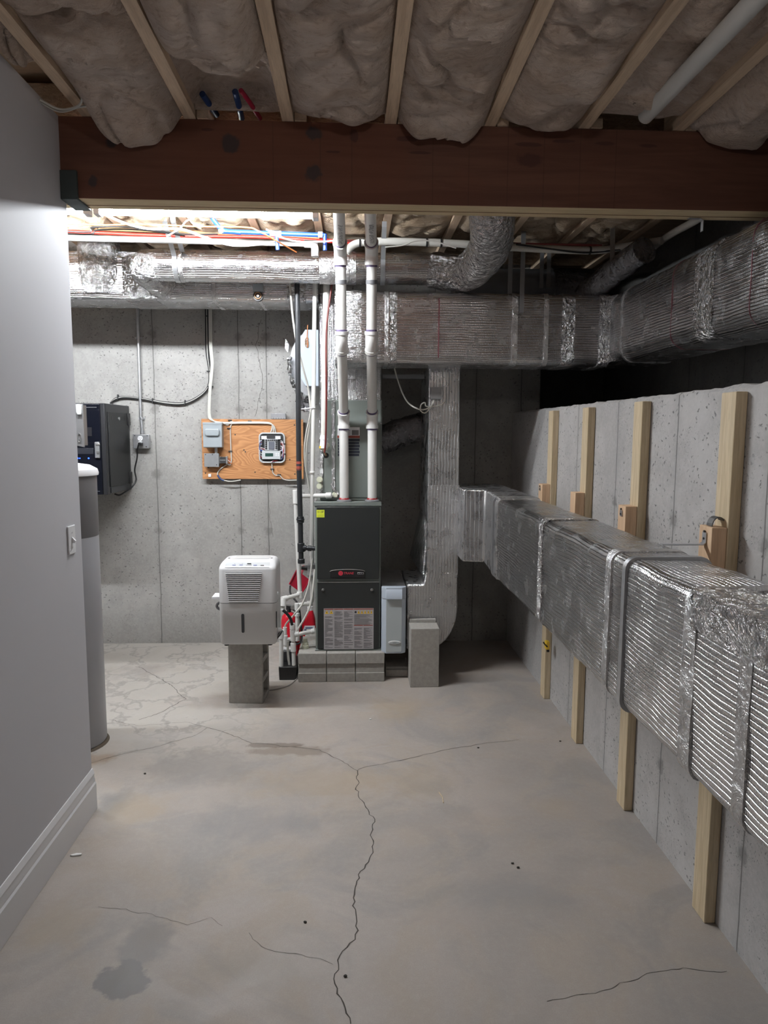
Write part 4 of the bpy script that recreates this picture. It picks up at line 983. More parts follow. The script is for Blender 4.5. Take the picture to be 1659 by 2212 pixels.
q = g(753, 1237); part('lettering', text_mb('TRANE', .021, (q.x, GY-.0225, q.z), (1, 0, 0), (0, 0, 1), shear=.18), M_LOGO, u, smooth=False)
q = g(779, 1237); part('model_plate', MB().box((q.x-.021, GY-.0232, q.z-.0065), (q.x+.021, GY-.0215, q.z+.0065)), M_SILVER, u, bevel=.001)
part('model_marks', MB().box((q.x-.018, GY-.0236, q.z-.004), (q.x-.008, GY-.0230, q.z+.004)).box((q.x-.006, GY-.0236, q.z-.004), (q.x+.003, GY-.0230, q.z+.004)).box((q.x+.005, GY-.0236, q.z-.004), (q.x+.018, GY-.0230, q.z+.004)), M_INKK, u)
# yellow sticker
q0, q1 = g(684, 1117), g(701, 1101)
st = part('sticker', MB().box((q0.x, GY-.0168, q0.z), (q1.x, GY-.0158, q1.z)), M_YELLOW, u)
mb = MB()
for (a0, a1, b0_, b1_) in ((.1, .38, .78, .83), (.1, .38, .62, .66), (.45, .62, .80, .84), (.45, .62, .62, .66), (.66, .72, .60, .9), (.78, .92, .82, .9), (.78, .84, .62, .8), (.1, .9, .35, .37), (.1, .9, .22, .24), (.1, .9, .1, .12)):
    mb.box((q0.x+(q1.x-q0.x)*a0, GY-.0172, q0.z+(q1.z-q0.z)*b0_), (q0.x+(q1.x-q0.x)*a1, GY-.0167, q0.z+(q1.z-q0.z)*b1_))
part('sticker_print', mb, M_INKK, u, smooth=False)
# warning label: columns of tiny print, red headers, triangle pictograms
q0, q1 = g(700, 1402), g(807, 1313)
LX0, LX1, LZ0_, LZ1_ = q0.x, q1.x, g(750, 1401).z, g(750, 1313).z
part('warning_label', MB().box((LX0, GY-.0128, LZ0_), (LX1, GY-.0118, LZ1_)), M_LABEL, l_)
def lab(u0, u1, v0, v1, y=.0132): return ((LX0+(LX1-LX0)*u0, GY-y, LZ0_+(LZ1_-LZ0_)*v0), (LX0+(LX1-LX0)*u1, GY-y+.0006, LZ0_+(LZ1_-LZ0_)*v1))
mb = MB(); rnd = random.Random(3)
cols = [(.02, .185, .81), (.21, .385, .93), (.405, .585, .93), (.61, .775, .52), (.80, .98, .52)]
for (u0, u1, vt) in cols:
    v = vt
    while v > .03:
        if rnd.random() < .10: v -= .02
        mb.box(*lab(u0, u1-(u1-u0)*(rnd.random()**3)*.8, v-.0075, v)); v -= .0145
v = .85
while v > .60:
    mb.box(*lab(.61, .98-.3*(rnd.random()**4), v-.0075, v)); v -= .0145
part('label_print', mb, M_INK, l_, smooth=False)
mb = MB()
for (u0, u1, v0, v1) in ((.01, .195, .968, .99), (.205, .39, .968, .99), (.40, .59, .968, .99), (.60, .99, .968, .99), (.605, .785, .575, .592), (.795, .985, .575, .592)): mb.box(*lab(u0, u1, v0, v1))
part('label_header', mb, M_LRED, l_, smooth=False)
mt_, mk = MB(), MB()
for uu, s in ((.06, .05), (.15, .05), (.70, .034), (.765, .034), (.83, .034), (.895, .034), (.955, .030)):
    a, b_ = lab(uu-s*.72, uu+s*.72, .868, .955)
    mt_.prism([(a[0], a[1], a[2]), (b_[0], a[1], a[2]), ((a[0]+b_[0])/2, a[1], b_[2])], (0, .0006, 0))
    xm = (a[0]+b_[0])/2; ww = b_[0]-a[0]
    mk.box((xm-ww*.1, a[1]-.0004, a[2]+(b_[2]-a[2])*.15), (xm+ww*.1, a[1], a[2]+(b_[2]-a[2])*.6))
a, b_ = lab(.615, .66, .868, .945); mk.cyl(((a[0]+b_[0])/2, a[1], (a[2]+b_[2])/2), ((a[0]+b_[0])/2, a[1]+.0006, (a[2]+b_[2])/2), (b_[0]-a[0])/2, 16)
part('hazard_triangle', mt_, M_YEL2, l_, smooth=False); part('pictogram', mk, M_INKK, l_, smooth=False)

# ------------------------------------------------------------------ coil cabinet on the furnace
KY = 4.70
kx0, kx1, kz0, kz1 = P(691, 960, Y=KY).x, P(825, 960, Y=KY).x, gz1+.003, CZ1
t = thing('coil_cabinet', 'grey-green coil cabinet between furnace and foil plenum', 'air handler', ((kx0+kx1)/2, KY+.3, kz0))
part('cabinet_body', MB().box((kx0, KY, kz0), (kx1, KY+.56, kz1)), M_CASE, t, bevel=.003)
def k(px, py): return P(px, py, Y=KY)
part('access_panel', MB().box((k(700, 900).x, KY-.006, kz0+.02), (k(718, 900).x, KY+.001, kz1-.004)), M_CASE, t, bevel=.002)
part('access_panel', MB().box((k(725, 900).x, KY-.006, kz0+.02), (k(823, 900).x, KY+.001, kz1-.004)), M_CASE, t, bevel=.002)
def vtape(px0, px1, py0, py1, seed):
    a, b_ = k(px0, py1), k(px1, py0)
    return MB().grid(lambda u, v: Vector((a.x+(b_.x-a.x)*u+.006*fbm((v*9, seed, u), 1.5), KY-.008-.004*abs(fbm((u*3+seed, v*14, 2), 2)), a.z+(b_.z-a.z)*v)), 6, 60)
part('foil_tape', vtape(717, 723, 866, 1056, 2.0), M_CRUMP, t); part('foil_tape', vtape(691, 697, 868, 1066, 5.0), M_CRUMP, t)
part('foil_flap', MB().tube(spline([k(716, 1044)+Vector((0, -.01, 0)), k(722, 1058)+Vector((0, -.03, 0)), k(733, 1068)+Vector((0, -.015, 0))], 6), .008, 8, disp=dsp(.006, 40)), M_CRUMP, t)
M_CREAM = plain('cream_plastic', (.62, .63, .50), .45)
for px, py in ((690.5, 1036), (690.5, 1050), (724.5, 1068)):
    q = k(px, py); part('drain_plug', MB().cyl((q.x, KY-.03, q.z), (q.x, KY+.001, q.z), .017, 6).cyl((q.x, KY-.012, q.z), (q.x, KY+.001, q.z), .021, 16), M_CREAM, t, smooth=False)
a, b_ = k(729, 943), k(777, 923); part('data_label', MB().box((a.x, KY-.0068, a.z), (b_.x, KY-.0058, b_.z)), M_WHITE, t)
c_, d_ = k(729, 946), k(777, 941); part('data_label_stripe', MB().box((c_.x, KY-.0072, c_.z), (d_.x, KY-.0060, d_.z)), M_LRED, t)
mb = MB().box((k(760, 936).x, KY-.0072, k(760, 940).z), (k(775, 930).x, KY-.0066, k(760, 929).z)); 
for i in range(4): mb.box((k(732, 0+930).x, KY-.0072, k(732, 926+i*4).z), (k(757 if i else 745, 930).x, KY-.0066, k(732, 924.8+i*4).z))
part('data_label_print', mb, M_INK, t, smooth=False)
mb = MB()
for i in range(6): mb.box((k(730, 950).x, KY-.007, k(730, 953+i*6.4).z), (k(777, 950).x-(.004 if i % 2 else 0), KY-.006, k(730, 948+i*6.4).z))
part('data_table', mb, plain('table_navy', (.015, .02, .035), .5), t, smooth=False)
for px, py in ((823, 915), (823, 1010), (693, 1064)):
    q = k(px, py); part('screw', MB().cyl((q.x, KY-.008, q.z), (q.x, KY, q.z), .004, 8), M_SILVER, t)

# ------------------------------------------------------------------ two vent pipes
def vent(px_b, py_b, px_t, lab, c1, c2):
    """white vent pipe: rises from the furnace top, offsets forward through couplings, leans to the joists"""
    r = .0302
    b_ = P(px_b, 1080, Y=4.64); b_ = Vector((b_.x, 4.645, gz1+.004))
    z1 = P(px_b, c1[0], Y=4.62).z
    q1 = Vector((P(c1[2], c1[0], Y=4.62).x, 4.63, z1))
    q2 = P(c2[2], c2[0], Y=4.26); q3 = P(px_t, 565, Y=4.18); q4 = P(px_t-1, 528, Y=4.06); q5 = P(px_t-4, 440, Y=3.58)
    t = thing('vent_pipe', lab, 'pipe', b_, 'white vent pipes')
    part('pipe_section', MB().cyl(b_, q1, r, 24), M_PVC, t)
    part('pipe_section', MB().cyl(q1, q2, r, 24), M_PVC, t)
    part('pipe_section', MB().cyl(q2, q3, r, 24), M_PVC, t)
    s = part('pipe_section', MB().cyl(q4, q5, r, 24), M_PVC, t)
    d45 = (q5-q4).normalized(); side = Vector((1, 0, 0)); nn = d45.cross(side).normalized()
    if nn.y > 0 and False: nn = -nn
    mb = MB(); rn = random.Random(px_b); ns = -nn if nn.z > 0 else nn
    for i in range(34):
        f = .16+.5*i/34; wdt = rn.choice((.010, .016, .022)); o_ = rn.choice((-.004, .002, .006))
        c = q4+(q5-q4)*f
        for side_k in range(3):
            a = math.radians(14*(side_k-.5)+o_*900); off = ns*math.cos(a)*(r+.0006)+side*math.sin(a)*(r+.0006)
            if rn.random() < .7: mb.add([c+off-side*.0035, c+off+side*.0035, c+off+side*.0035+d45*.004, c+off-side*.0035+d45*.004], [(0, 1, 2, 3)])
    part('pipe_print', mb, M_INK, s, smooth=False)
    def coup(p, q, f, hl, name='coupling', ring=True):
        c = p.lerp(q, f); d = (q-p).normalized()
        cp = part(name, MB().cyl(c-d*hl, c+d*hl, r+.0065, 26), M_PVCF, t, bevel=.002)
        if ring:
            part('primer_ring', MB().cyl(c-d*(hl+.004), c-d*(hl-.001), r+.0025, 24), M_PRIMER, cp); part('primer_ring', MB().cyl(c+d*(hl-.001), c+d*(hl+.004), r+.0025, 24), M_PRIMER, cp)
    def joint(pts, hl):
        cp = part('elbow', MB().tube(fillet([Vector(p) for p in pts], .05, 5), r+.0065, 24), M_PVCF, t)
        for p, n_ in ((pts[0], pts[1]), (pts[-1], pts[-2])):
            d = (Vector(n_)-Vector(p)).normalized(); part('primer_ring', MB().cyl(Vector(p)-d*.010, Vector(p)+d*.002, r+.0022, 24), M_PRIMER, cp); part('rim', MB().cyl(Vector(p), Vector(p)+d*.02, r+.0105, 26), M_PVCF, cp)
    da, db, dc = (b_-q1).normalized(), (q2-q1).normalized(), (q3-q2).normalized()
    joint([q1+da*.062, q1, q1+db*.06], .06)
    joint([q2-db*.06, q2, q2+dc*.07], .06)
    dd = (q5-q4).normalized()
    joint([q3-dc*.02, q3+dc*.05, q4, q4+dd*.03], .05)
    f = P(px_t+2, 608, Y=4.2); part('grey_band', MB().cyl((q3+(q2-q3)*.22), (q3+(q2-q3)*.27), r+.0035, 24), M_GREYRUB, t)
    fl_ = part('flange', MB().lathe([(r, 0), (r+.020, 0), (r+.018, .007), (r+.004, .012), (r, .012)], b_, 26), M_GREYRUB, t)
    mb = MB().lathe([(r, .010), (r+.006, .010), (r+.003, .018), (r, .022)], b_, 26)
    for v in mb.v: v.z += .006*noise.noise(Vector((v.x*60, v.y*60, 3)))
    part('red_sealant', mb, M_REDGLUE, t)
    return q1, q2
q1, q2 = vent(743.5, 1080, 735.5, 'left white vent pipe rising from the furnace top', (905, 0, 742.5), (742, 0, 738.5))
vent(804, 1080, 803, 'right white vent pipe rising from the furnace top', (905, 0, 804), (742, 0, 802.5))
q = P(803.5, 837, Y=4.40)

# ------------------------------------------------------------------ filter cabinet beside the furnace
HY = 4.56
def h(px, py, Y=HY): return P(px, py, Y=Y)
hx0, hx1, hz0, hz1 = h(824, 1300).x, h(878, 1300).x, h(850, 1411).z, h(850, 1268).z
t = thing('filter_cabinet', 'pale blue-white air filter cabinet beside the furnace', 'air filter', ((hx0+hx1)/2, 4.8, hz0))
part('filter_housing', MB().box((hx0+.004, HY+.03, hz0+.004), (hx1-.002, HY+.58, hz1+.0)), foil('foil_filter', ridge=0, dots=.2, crumple=.7, csc=20, rough=.35), t, bevel=.006)
w_ = hx1-hx0
prof = [(hx0, HY+.032), (hx0+.004, HY+.008), (hx0+w_*.18, HY-.012), (hx1-w_*.18, HY-.012), (hx1-.004, HY+.008), (hx1, HY+.032)]
zc0 = h(850, 1293).z
part('door_cap', MB().prism([(x, y-.002 if y < HY else y, zc0) for x, y in prof], (0, 0, hz1-zc0)), M_FILTER, t, bevel=.003)
dr = part('cover', MB().prism([(x, y+.004, hz0) for x, y in prof], (0, 0, zc0-hz0-.0005)), M_FILTER, t, bevel=.003)
part('cover_face', MB().box((hx0+w_*.19, HY-.0102, hz0+.012), (hx1-w_*.19, HY-.006, zc0-.004)), M_FILTERG, dr, label='greyer flat middle of the cover')
part('handle', MB().prism([(hx0+w_*.17, HY-.014, zc0+.004), (hx0+w_*.17, HY-.030, zc0+.000), (hx0+w_*.17, HY-.030, zc0+.03), (hx0+w_*.17, HY-.014, hz1-.012)], (w_*.66, 0, 0)), M_FILTER, t, bevel=.003)
q = h(852, 1387); 
ov = MB().lathe([(.001, 0), (1, 0), (1, -.003), (.86, -.005), (.001, -.005)], (0, 0, 0), 32, axis='y')
for v in ov.v: v.x = v.x*.042+q.x; v.z = v.z*.013+q.z; v.y += HY-.010
em = part('emblem', ov, M_OFFW, dr)
ov = MB().lathe([(.001, 0), (1, 0), (1, -.0012), (.001, -.0012)], (0, 0, 0), 32, axis='y')
for v in ov.v: v.x = v.x*.034+q.x; v.z = v.z*.0085+q.z; v.y += HY-.0148
part('emblem_inset', ov, M_FILTERG, dr)
mb = MB()
for i in range(5): mb.box((q.x-.012+i*.005, HY-.0168, q.z-.002), (q.x-.0088+i*.005, HY-.0158, q.z+.002))
part('emblem_print', mb, M_INK, dr, smooth=False)

# ------------------------------------------------------------------ dehumidifier
DY = 4.06
def d(px, py, Y=DY): return P(px, py, Y=Y)
ax0, ax1 = d(472, 1300).x, d(597, 1300).x
az0, az1 = bzt+.012, P(540, 1209, Y=4.16).z
def loft(secs, seg=6):
    mb = MB(); v = []; n = None
    for (z, xa_, xb_, ya, yb, r) in secs:
        pr = rrect(xb_-xa_, yb-ya, r, seg); n = len(pr); v += [((xa_+xb_)/2+x, (ya+yb)/2+y, z) for x, y in pr]
    f = [(i*n+j, i*n+(j+1) % n, (i+1)*n+(j+1) % n, (i+1)*n+j) for i in range(len(secs)-1) for j in range(n)]
    f += [tuple(range(n-1, -1, -1)), tuple((len(secs)-1)*n+j for j in range(n))]
    return mb.add(v, f)
t = thing('dehumidifier', 'white portable dehumidifier on a concrete block', 'dehumidifier', ((ax0+ax1)/2, DY+.13, bzt))
zs = d(540, 1303).z; dep = .27
part('bucket', loft([(az0, ax0+.012, ax1-.012, DY+.012, DY+dep-.01, .02), (az0+.012, ax0+.002, ax1-.002, DY+.003, DY+dep, .03), (zs-.002, ax0, ax1, DY, DY+dep, .03)]), M_OFFW, t, angle=50)
part('seam', loft([(zs-.003, ax0+.003, ax1-.003, DY+.003, DY+dep-.003, .03), (zs+.002, ax0+.003, ax1-.003, DY+.003, DY+dep-.003, .03)]), M_DARK, t)
zt2 = d(540, 1232).z
top = [(zs+.001, ax0, ax1, DY, DY+dep, .03), (zt2, ax0+.001, ax1-.001, DY, DY+dep, .03)]
for q in range(1, 9):
    a = q/8*math.pi/2; top.append((zt2+(az1-zt2)*math.sin(a), ax0+.001+.030*(1-math.cos(a)), ax1-.001-.030*(1-math.cos(a)), DY+.11*(1-math.cos(a)), DY+dep-.02*(1-math.cos(a)), .03+.02*q/8))
body = part('upper_body', loft(top), plain('shell_white', (.66, .66, .67), .36, 0, .02, 7), t, angle=50)
gt, gb_ = d(526, 1237).z, d(526, 1300).z
gl0, gl1, gr0, gr1 = d(487, 1237).x, d(495, 1300).x, d(566, 1237).x, d(557, 1300).x
part('grille_recess', MB().prism([(gl0, DY-.0012, gt), (gr0, DY-.0012, gt), (gr1, DY-.0012, gb_), (gl1, DY-.0012, gb_)], (0, .003, 0)), M_BLACK, t, smooth=False)
for i in range(15):
    f = (i+.5)/15; z = gt+(gb_-gt)*f; xa_ = gl0+(gl1-gl0)*f; xb_ = gr0+(gr1-gr0)*f; hh = (gt-gb_)/15*.29
    part('louvre', MB().prism([(xa_-.001, DY-.001, z-hh), (xa_-.001, DY-.007, z-hh*.8), (xa_-.001, DY-.005, z+hh), (xa_-.001, DY-.001, z+hh)], (xb_-xa_+.002, 0, 0)), M_OFFW, t)
q0, q1_ = d(525, 1367), d(525, 1326)
part('water_window', MB().prism([(q0.x+.0085*math.cos(a), DY-.0015, (q0.z+.0085 if math.sin(a) < 0 else q1_.z-.0085)+.0085*math.sin(a)) for a in [2*math.pi*i/24 for i in range(24)]], (0, .004, 0)), M_DARK, t, bevel=.0008)
# control strip lies on the sloping front edge of the top
def slope(u, f):
    a = f*math.pi/2; return Vector((ax0+.04+(ax1-ax0-.08)*u, DY+.11*(1-math.cos(a))-.0015, zt2+(az1-zt2)*math.sin(a)+.0015))
M_PANB = plain('button_blue', (.12, .14, .30), .5)
part('control_strip', MB().grid(lambda u, v: slope(u, .22+.40*v), 10, 6), M_PANELG, body)
for u0, u1, v0, v1, mt in ((.16, .24, .36, .42, M_PANB), (.32, .40, .37, .43, M_PANB), (.49, .58, .46, .54, M_BLACK), (.47, .60, .37, .40, M_INK), (.64, .72, .34, .41, M_PANB), (.80, .88, .33, .39, M_DARK), (.2, .22, .48, .51, M_INK), (.37, .39, .49, .52, M_INK)):
    part('button', MB().grid(lambda u, v: slope(u0+(u1-u0)*u, v0+(v1-v0)*v)+Vector((0, -.0008, .0008)), 2, 2), mt, body)
part('top_vent', MB().grid(lambda u, v: Vector((ax0+.075+(ax1-ax0-.13)*u, DY+.135+.10*v, az1+.0012)), 2, 2), M_OFFW, body)
for u in (.12, .88): part('top_screw', MB().cyl((ax0+(ax1-ax0)*u, DY+.15, az1-.004), (ax0+(ax1-ax0)*u, DY+.15, az1+.002), .006, 10), M_DARK, body)
part('side_slot', MB().box((ax1-.004, DY+.012, d(590, 1357).z), (ax1+.0012, DY+.016, d(590, 1322).z)), M_DARK, t)
q = d(597, 1281, Y=DY+.08); part('side_button', MB().lathe([(.001, -.004), (.012, -.004), (.010, .004), (.001, .005)], (ax1, DY+.07, q.z), 16, axis='x'), M_WHITE, t)
q = d(470, 1288, Y=DY+.12); part('side_tray', MB().box((ax0-.05, DY+.06, q.z-.006), (ax0+.005, DY+.16, q.z+.012)), M_WHITE, t, bevel=.003)
q = d(470, 1309, Y=DY+.15); part('cord_loop', MB().tube([(ax0+.005-.045*math.sin(a), DY+.15, q.z+.026*math.cos(a)) for a in [math.pi*i/16 for i in range(17)]], .008, 8), M_GREYRUB, t)
for fxp in (ax0+.035, ax1-.045):
    for fy_ in (DY+.04, DY+dep-.06):
        part('foot', MB().cyl((fxp, fy_, bzt-.004 if False else bzt+.0), (fxp, fy_, az0+.004), .014, 12), M_BLACK, t)
q = d(598, 1362, Y=DY+.1); dn = part('drain_spout', MB().cyl((ax1-.004, DY+.10, q.z), (ax1+.02, DY+.10, q.z), .02, 16, r2=.014), M_OFFW, t)
part('drain_hose', MB().tube(spline([(ax1+.018, DY+.10, q.z), (ax1+.005, DY+.07, q.z-.02), (ax1-.025, DY+.03, q.z-.045)], 6), .009, 10), M_BLACK, dn)

# ------------------------------------------------------------------ condensate pump and drain plumbing left of the furnace
UY = P(602, 1470, Z=0).y+.07
def u_(px, py, Y=UY): return P(px, py, Y=Y)
a, b_ = u_(602, 1470, UY-.07), u_(641, 1470, UY-.07); zt_ = u_(620, 1441, UY-.07).z
t = thing('condensate_pump', 'small black condensate pump tank on the floor beside the furnace blocks', 'pump', ((a.x+b_.x)/2, UY+.02, 0))
part('tank', MB().prism([(a.x+.004, UY-.066, 0), (b_.x-.004, UY-.066, 0), (b_.x, UY-.07, zt_), (a.x, UY-.07, zt_)], (0, .24, 0)), M_BLACK, t, bevel=.004)
c_, d_ = u_(612, 1441, UY+.07), u_(637, 1404, UY+.07)
part('motor_housing', MB().box((c_.x, UY+.05, zt_-.003), (d_.x, UY+.16, d_.z)), M_DARK, t, bevel=.008)
part('motor_rim', MB().cyl(((c_.x+d_.x)/2, UY+.10, d_.z-.012), ((c_.x+d_.x)/2, UY+.10, d_.z+.008), .04, 20), M_OFFW, t)
r1 = .0135; zb_ = zt_-.01
def pipe(name, lab, segs, fits, y=UY, r=r1, group=None):
    """plastic drain pipe: px polylines (fillets) plus fittings as (px0,py0,px1,py1)"""
    f0 = segs[0][0]; o = P(f0[0], f0[1], Y=f0[2] if len(f0) > 2 else y)
    t = thing(name, lab, 'pipe', o, group)
    for s in segs:
        pts = [P(p[0], p[1], Y=p[2] if len(p) > 2 else y) for p in s]
        part('pipe', MB().tube(resample(fillet(pts, .03, 5), .06), r, 14), M_PVC, t)
    for (p, q) in fits:
        p, q = P(p[0], p[1], Y=p[2] if len(p) > 2 else y), P(q[0], q[1], Y=q[2] if len(q) > 2 else y)
        part('fitting', MB().cyl(p, q, r+.005, 16), M_PVCF, t, bevel=.002)
    return t
pipe('drain_pipe', 'short white standpipe at the left corner of the condensate pump', [[(607.5, 1363, UY-.05), (607.5, 1442, UY-.05)]], [((607.5, 1361, UY-.05), (607.5, 1379, UY-.05))])
pipe('drain_pipe', 'white standpipe in front of the furnace corner feeding the condensate pump, with a side branch', [[(632, 1347, UY-.03), (635, 1442, UY-.03)], [(634, 1372, UY-.03), (679, 1363, UY+.0)]],
     [((631.5, 1346, UY-.03), (631.7, 1359, UY-.03)), ((631.8, 1361, UY-.03), (633, 1384, UY-.03)), ((633, 1389, UY-.03), (634, 1407, UY-.03)), ((637, 1371, UY-.03), (646, 1369, UY-.03)), ((672, 1364, UY-.005), (678, 1363, UY))])
pipe('drain_pipe', 'white drain pipe rising behind the pump and bending to the furnace side', [[(615.5, 1355, UY+.12), (615.5, 1405, UY+.12)], [(616, 1382, UY+.12), (642, 1378, UY+.14), (642, 1306, UY+.14), (674, 1303, UY+.14), (674, 1160, UY+.14)]],
     [((615.5, 1372, UY+.12), (615.5, 1392, UY+.12)), ((642, 1384, UY+.14), (642, 1366, UY+.14)), ((642, 1318, UY+.14), (642, 1303, UY+.14)), ((663, 1304, UY+.14), (675, 1303, UY+.14)), ((642, 1331, UY+.14), (642, 1324, UY+.14))])
pipe('drain_pipe', 'tall white drain pipe left of the gas pipe, branching to the coil cabinet', [[(638.5, 1060, 4.72), (640, 1120, 4.72), (648, 1284, 4.70), (612, 1294, 4.6), (611, 1318, 4.58)], [(640, 1072, 4.72), (714, 1070, 4.66)], [(714, 1070, 4.66), (714, 1070, 4.70)]],
     [((638.3, 1058, 4.72), (639.3, 1088, 4.72)), ((704, 1070.5, 4.665), (716, 1070, 4.66)), ((648.5, 1292, 4.70), (647, 1278, 4.70)), ((620, 1292, 4.62), (609, 1295, 4.59)), ((611.5, 1294, 4.595), (611, 1310, 4.58))], r=.0145)
pipe('drain_pipe', 'thin white vertical pipe between the black gas pipe and the coil cabinet', [[(680, 612, 4.668), (677, 900, 4.668), (674, 1085, 4.69), (673, 1200, 4.72)]], [((675, 1018, 4.68), (675, 1022, 4.68))], r=.0135)
# black gas pipe
GYP = 4.645
def gp(px, py): return P(px, py, Y=GYP)
t = thing('gas_pipe', 'black iron gas pipe running down to a tee at the furnace side', 'pipe', gp(652, 1218))
part('pipe', MB().tube([gp(640.5, 545), gp(643, 700), gp(645.5, 1000), gp(647.5, 1070), gp(649, 1120)], .0168, 16), M_BLACKIRON, t)
part('coupling', MB().cyl(gp(648.8, 1116), gp(649.2, 1129), .0235, 18).cyl(gp(648.8, 1120), gp(648.9, 1124), .027, 18), M_BLACKIRON, t, bevel=.002)
part('pipe', MB().cyl(gp(649, 1128), gp(650.5, 1215), .0168, 16), M_BLACKIRON, t)
part('tee_fitting', MB().cyl(gp(650, 1173), gp(650.4, 1192), .0235, 18).cyl(gp(650, 1183), gp(661, 1184), .0215, 18), M_BLACKIRON, t, bevel=.002)
part('branch_pipe', MB().cyl(gp(658, 1184), Vector((gx0+.004, gp(678, 1185).y, gp(678, 1185).z)), .0145, 16), M_BLACKIRON, t)
part('coupling', MB().cyl(gp(665, 1184.3), gp(673, 1184.7), .019, 16), M_BLACKIRON, t)
part('end_cap', MB().cyl(gp(650.6, 1207), gp(650.8, 1217), .0235, 18), M_BLACKIRON, t, bevel=.003)
q = gp(645.8, 1006); part('tag', MB().cyl(q-Vector((0, 0, .028)), q+Vector((0, 0, .028)), .0175, 16), M_LRED, t)
part('tag_print', MB().cyl(q+Vector((0, -.0005, -.002)), q+Vector((0, -.0005, .012)), .0178, 16).cyl(q+Vector((0, -.0005, -.024)), q+Vector((0, -.0005, -.02)), .0178, 16), M_INKK, t)
# refrigerant line set
LYP = 4.62
def lp(px, py, Y=LYP): return P(px, py, Y=Y)
t = thing('refrigerant_line', 'white-insulated refrigerant line running down in front of the coil cabinet', 'pipe', lp(699, 968))
part('foam_sleeve', MB().tube(resample([lp(706, 545), lp(704.5, 640), lp(703, 700), lp(701.5, 800), lp(700, 942)], .03), .0205, 16, disp=dsp(.0012, 40)), M_WIREW, t)
part('end_sleeve', MB().cyl(lp(699.6, 940), lp(698.8, 968), .0215, 16, r2=.026), M_WHITE, t)
part('valve', MB().cyl(lp(699, 968), lp(706, 962, 4.66), .023, 16), M_CREAM, t); part('yellow_seal', MB().cyl(lp(696.5, 963), lp(697.2, 968), .0225, 12), M_YEL2, t)
part('tie', MB().cyl(lp(700.6, 811), lp(700.5, 814), .0235, 14), M_WHITE, t); part('tie', MB().cyl(lp(699.6, 947), lp(699.5, 950), .026, 14), M_WHITE, t)
t = thing('copper_line', 'thin dark red line curving down in front of the white-insulated refrigerant line', 'pipe', lp(703, 985, 4.58))
part('pipe', MB().tube(spline([lp(720, 560, 4.58), lp(716, 620, 4.58), lp(708, 680, 4.58), lp(704.5, 740, 4.58), lp(705, 860, 4.58), lp(703.5, 950, 4.58), lp(701, 978, 4.58)], 8), .0062, 10), M_BROWN, t)
q = lp(704, 984, 4.64); part('grommet', MB().sphere((q.x, 4.655, q.z), .019, n=16, m=10), M_BLACK, t)
part('pipe_end', MB().tube([lp(701, 976, 4.58), Vector((q.x, 4.64, q.z))], .0055, 8), M_COPPER, t)
# clear tubes
def vtube(pts, r, lab, mat=None): return single('vinyl_tube', MB().tube(spline(pts, 8), r, 8), mat or M_WIREW, lab, 'tube')
vtube([P(626, 612, Y=4.66), P(632, 680, Y=4.66), P(640, 735, Y=4.68), P(656, 800, Y=4.72), P(666, 840, Y=4.76), P(671, 900, Y=4.75), P(663, 960, Y=4.74), P(662, 1010, Y=4.74), P(670, 1062, Y=4.75)], .0065, 'long clear tube hanging from the upper ducts past the plywood panel')
vtube([P(676, 790, Y=4.74), P(672, 880, Y=4.73), P(660, 945, Y=4.72), P(658, 990, Y=4.72), P(667, 1050, Y=4.74), P(672, 1066, Y=4.75)], .005, 'second clear tube bowing beside the thin white vertical pipe')
vtube([u_(680, 1230, 4.66), u_(672, 1300, 4.62), u_(658, 1335, 4.60), u_(640, 1364, 4.58)], .0065, 'clear tube slanting across the white pipes left of the furnace')
vtube([u_(675, 1205, 4.66), u_(667, 1262, 4.65), u_(655, 1300, 4.64), u_(640, 1322, 4.62), u_(620, 1345, 4.62), u_(615, 1354, 4.64)], .006, 'clear tube looping from the furnace side to the rear standpipe')
vtube([u_(622, 1385, UY-.02), u_(622, 1410, UY-.02), u_(625, 1438, UY-.02)], .008, 'clear tube dropping into the condensate pump between the standpipes')
vtube([P(611, 1318, Y=4.56), P(620, 1326, Y=4.56), P(628, 1338, Y=4.56), P(631, 1350, Y=4.565)], .010, 'black ribbed hose end pushed into the front standpipe', M_BLACK)
vtube([P(627, 1265, Y=4.95), P(627, 1280, Y=4.93), P(634, 1292, Y=4.9), P(643, 1304, Y=4.85), P(647, 1320, Y=4.82), P(650, 1350, Y=4.8), P(652, 1375, Y=4.8), P(648, 1388, Y=4.76), P(640, 1392, Y=4.74)], .007, 'black cable hanging from the dark red plastic sheet', M_WIREK)
pp = [P(641, 1466, Z=.004), P(625, 1480, Z=.004), P(600, 1488, Z=.004), P(575, 1492, Z=.004)]
single('power_cord', MB().tube(spline(pp, 8), .004, 8), plain('grey_cord', (.3, .28, .26), .6), 'thin grey cord on the floor between the pump and the dehumidifier block', 'cord')
# furnace side valve with small label
q = u_(672, 1225, 4.75); t = thing('pressure_switch', 'small grey switch with a paper label on the furnace left side', 'switch', q-Vector((0, 0, .05)))
part('switch_body', MB().box((q.x-.022, 4.70, q.z-.06), (gx0-.003, 4.76, q.z+.025)), M_DULL, t, bevel=.003)
part('paper_label', MB().box((q.x-.020, 4.6985, q.z-.045), (gx0-.006, 4.6995, q.z-.003)), M_WHITE, t)
mb = MB()
for i in range(5): mb.box((q.x-.017, 4.698, q.z-.040+i*.008), (q.x+.008-(i % 2)*.006, 4.6988, q.z-.037+i*.008))
part('label_print', mb, M_INK, t, smooth=False)
part('black_plug', MB().cyl(P(651, 1227, Y=4.75), P(664, 1227, Y=4.75), .012, 12, r2=.018), M_BLACK, t)
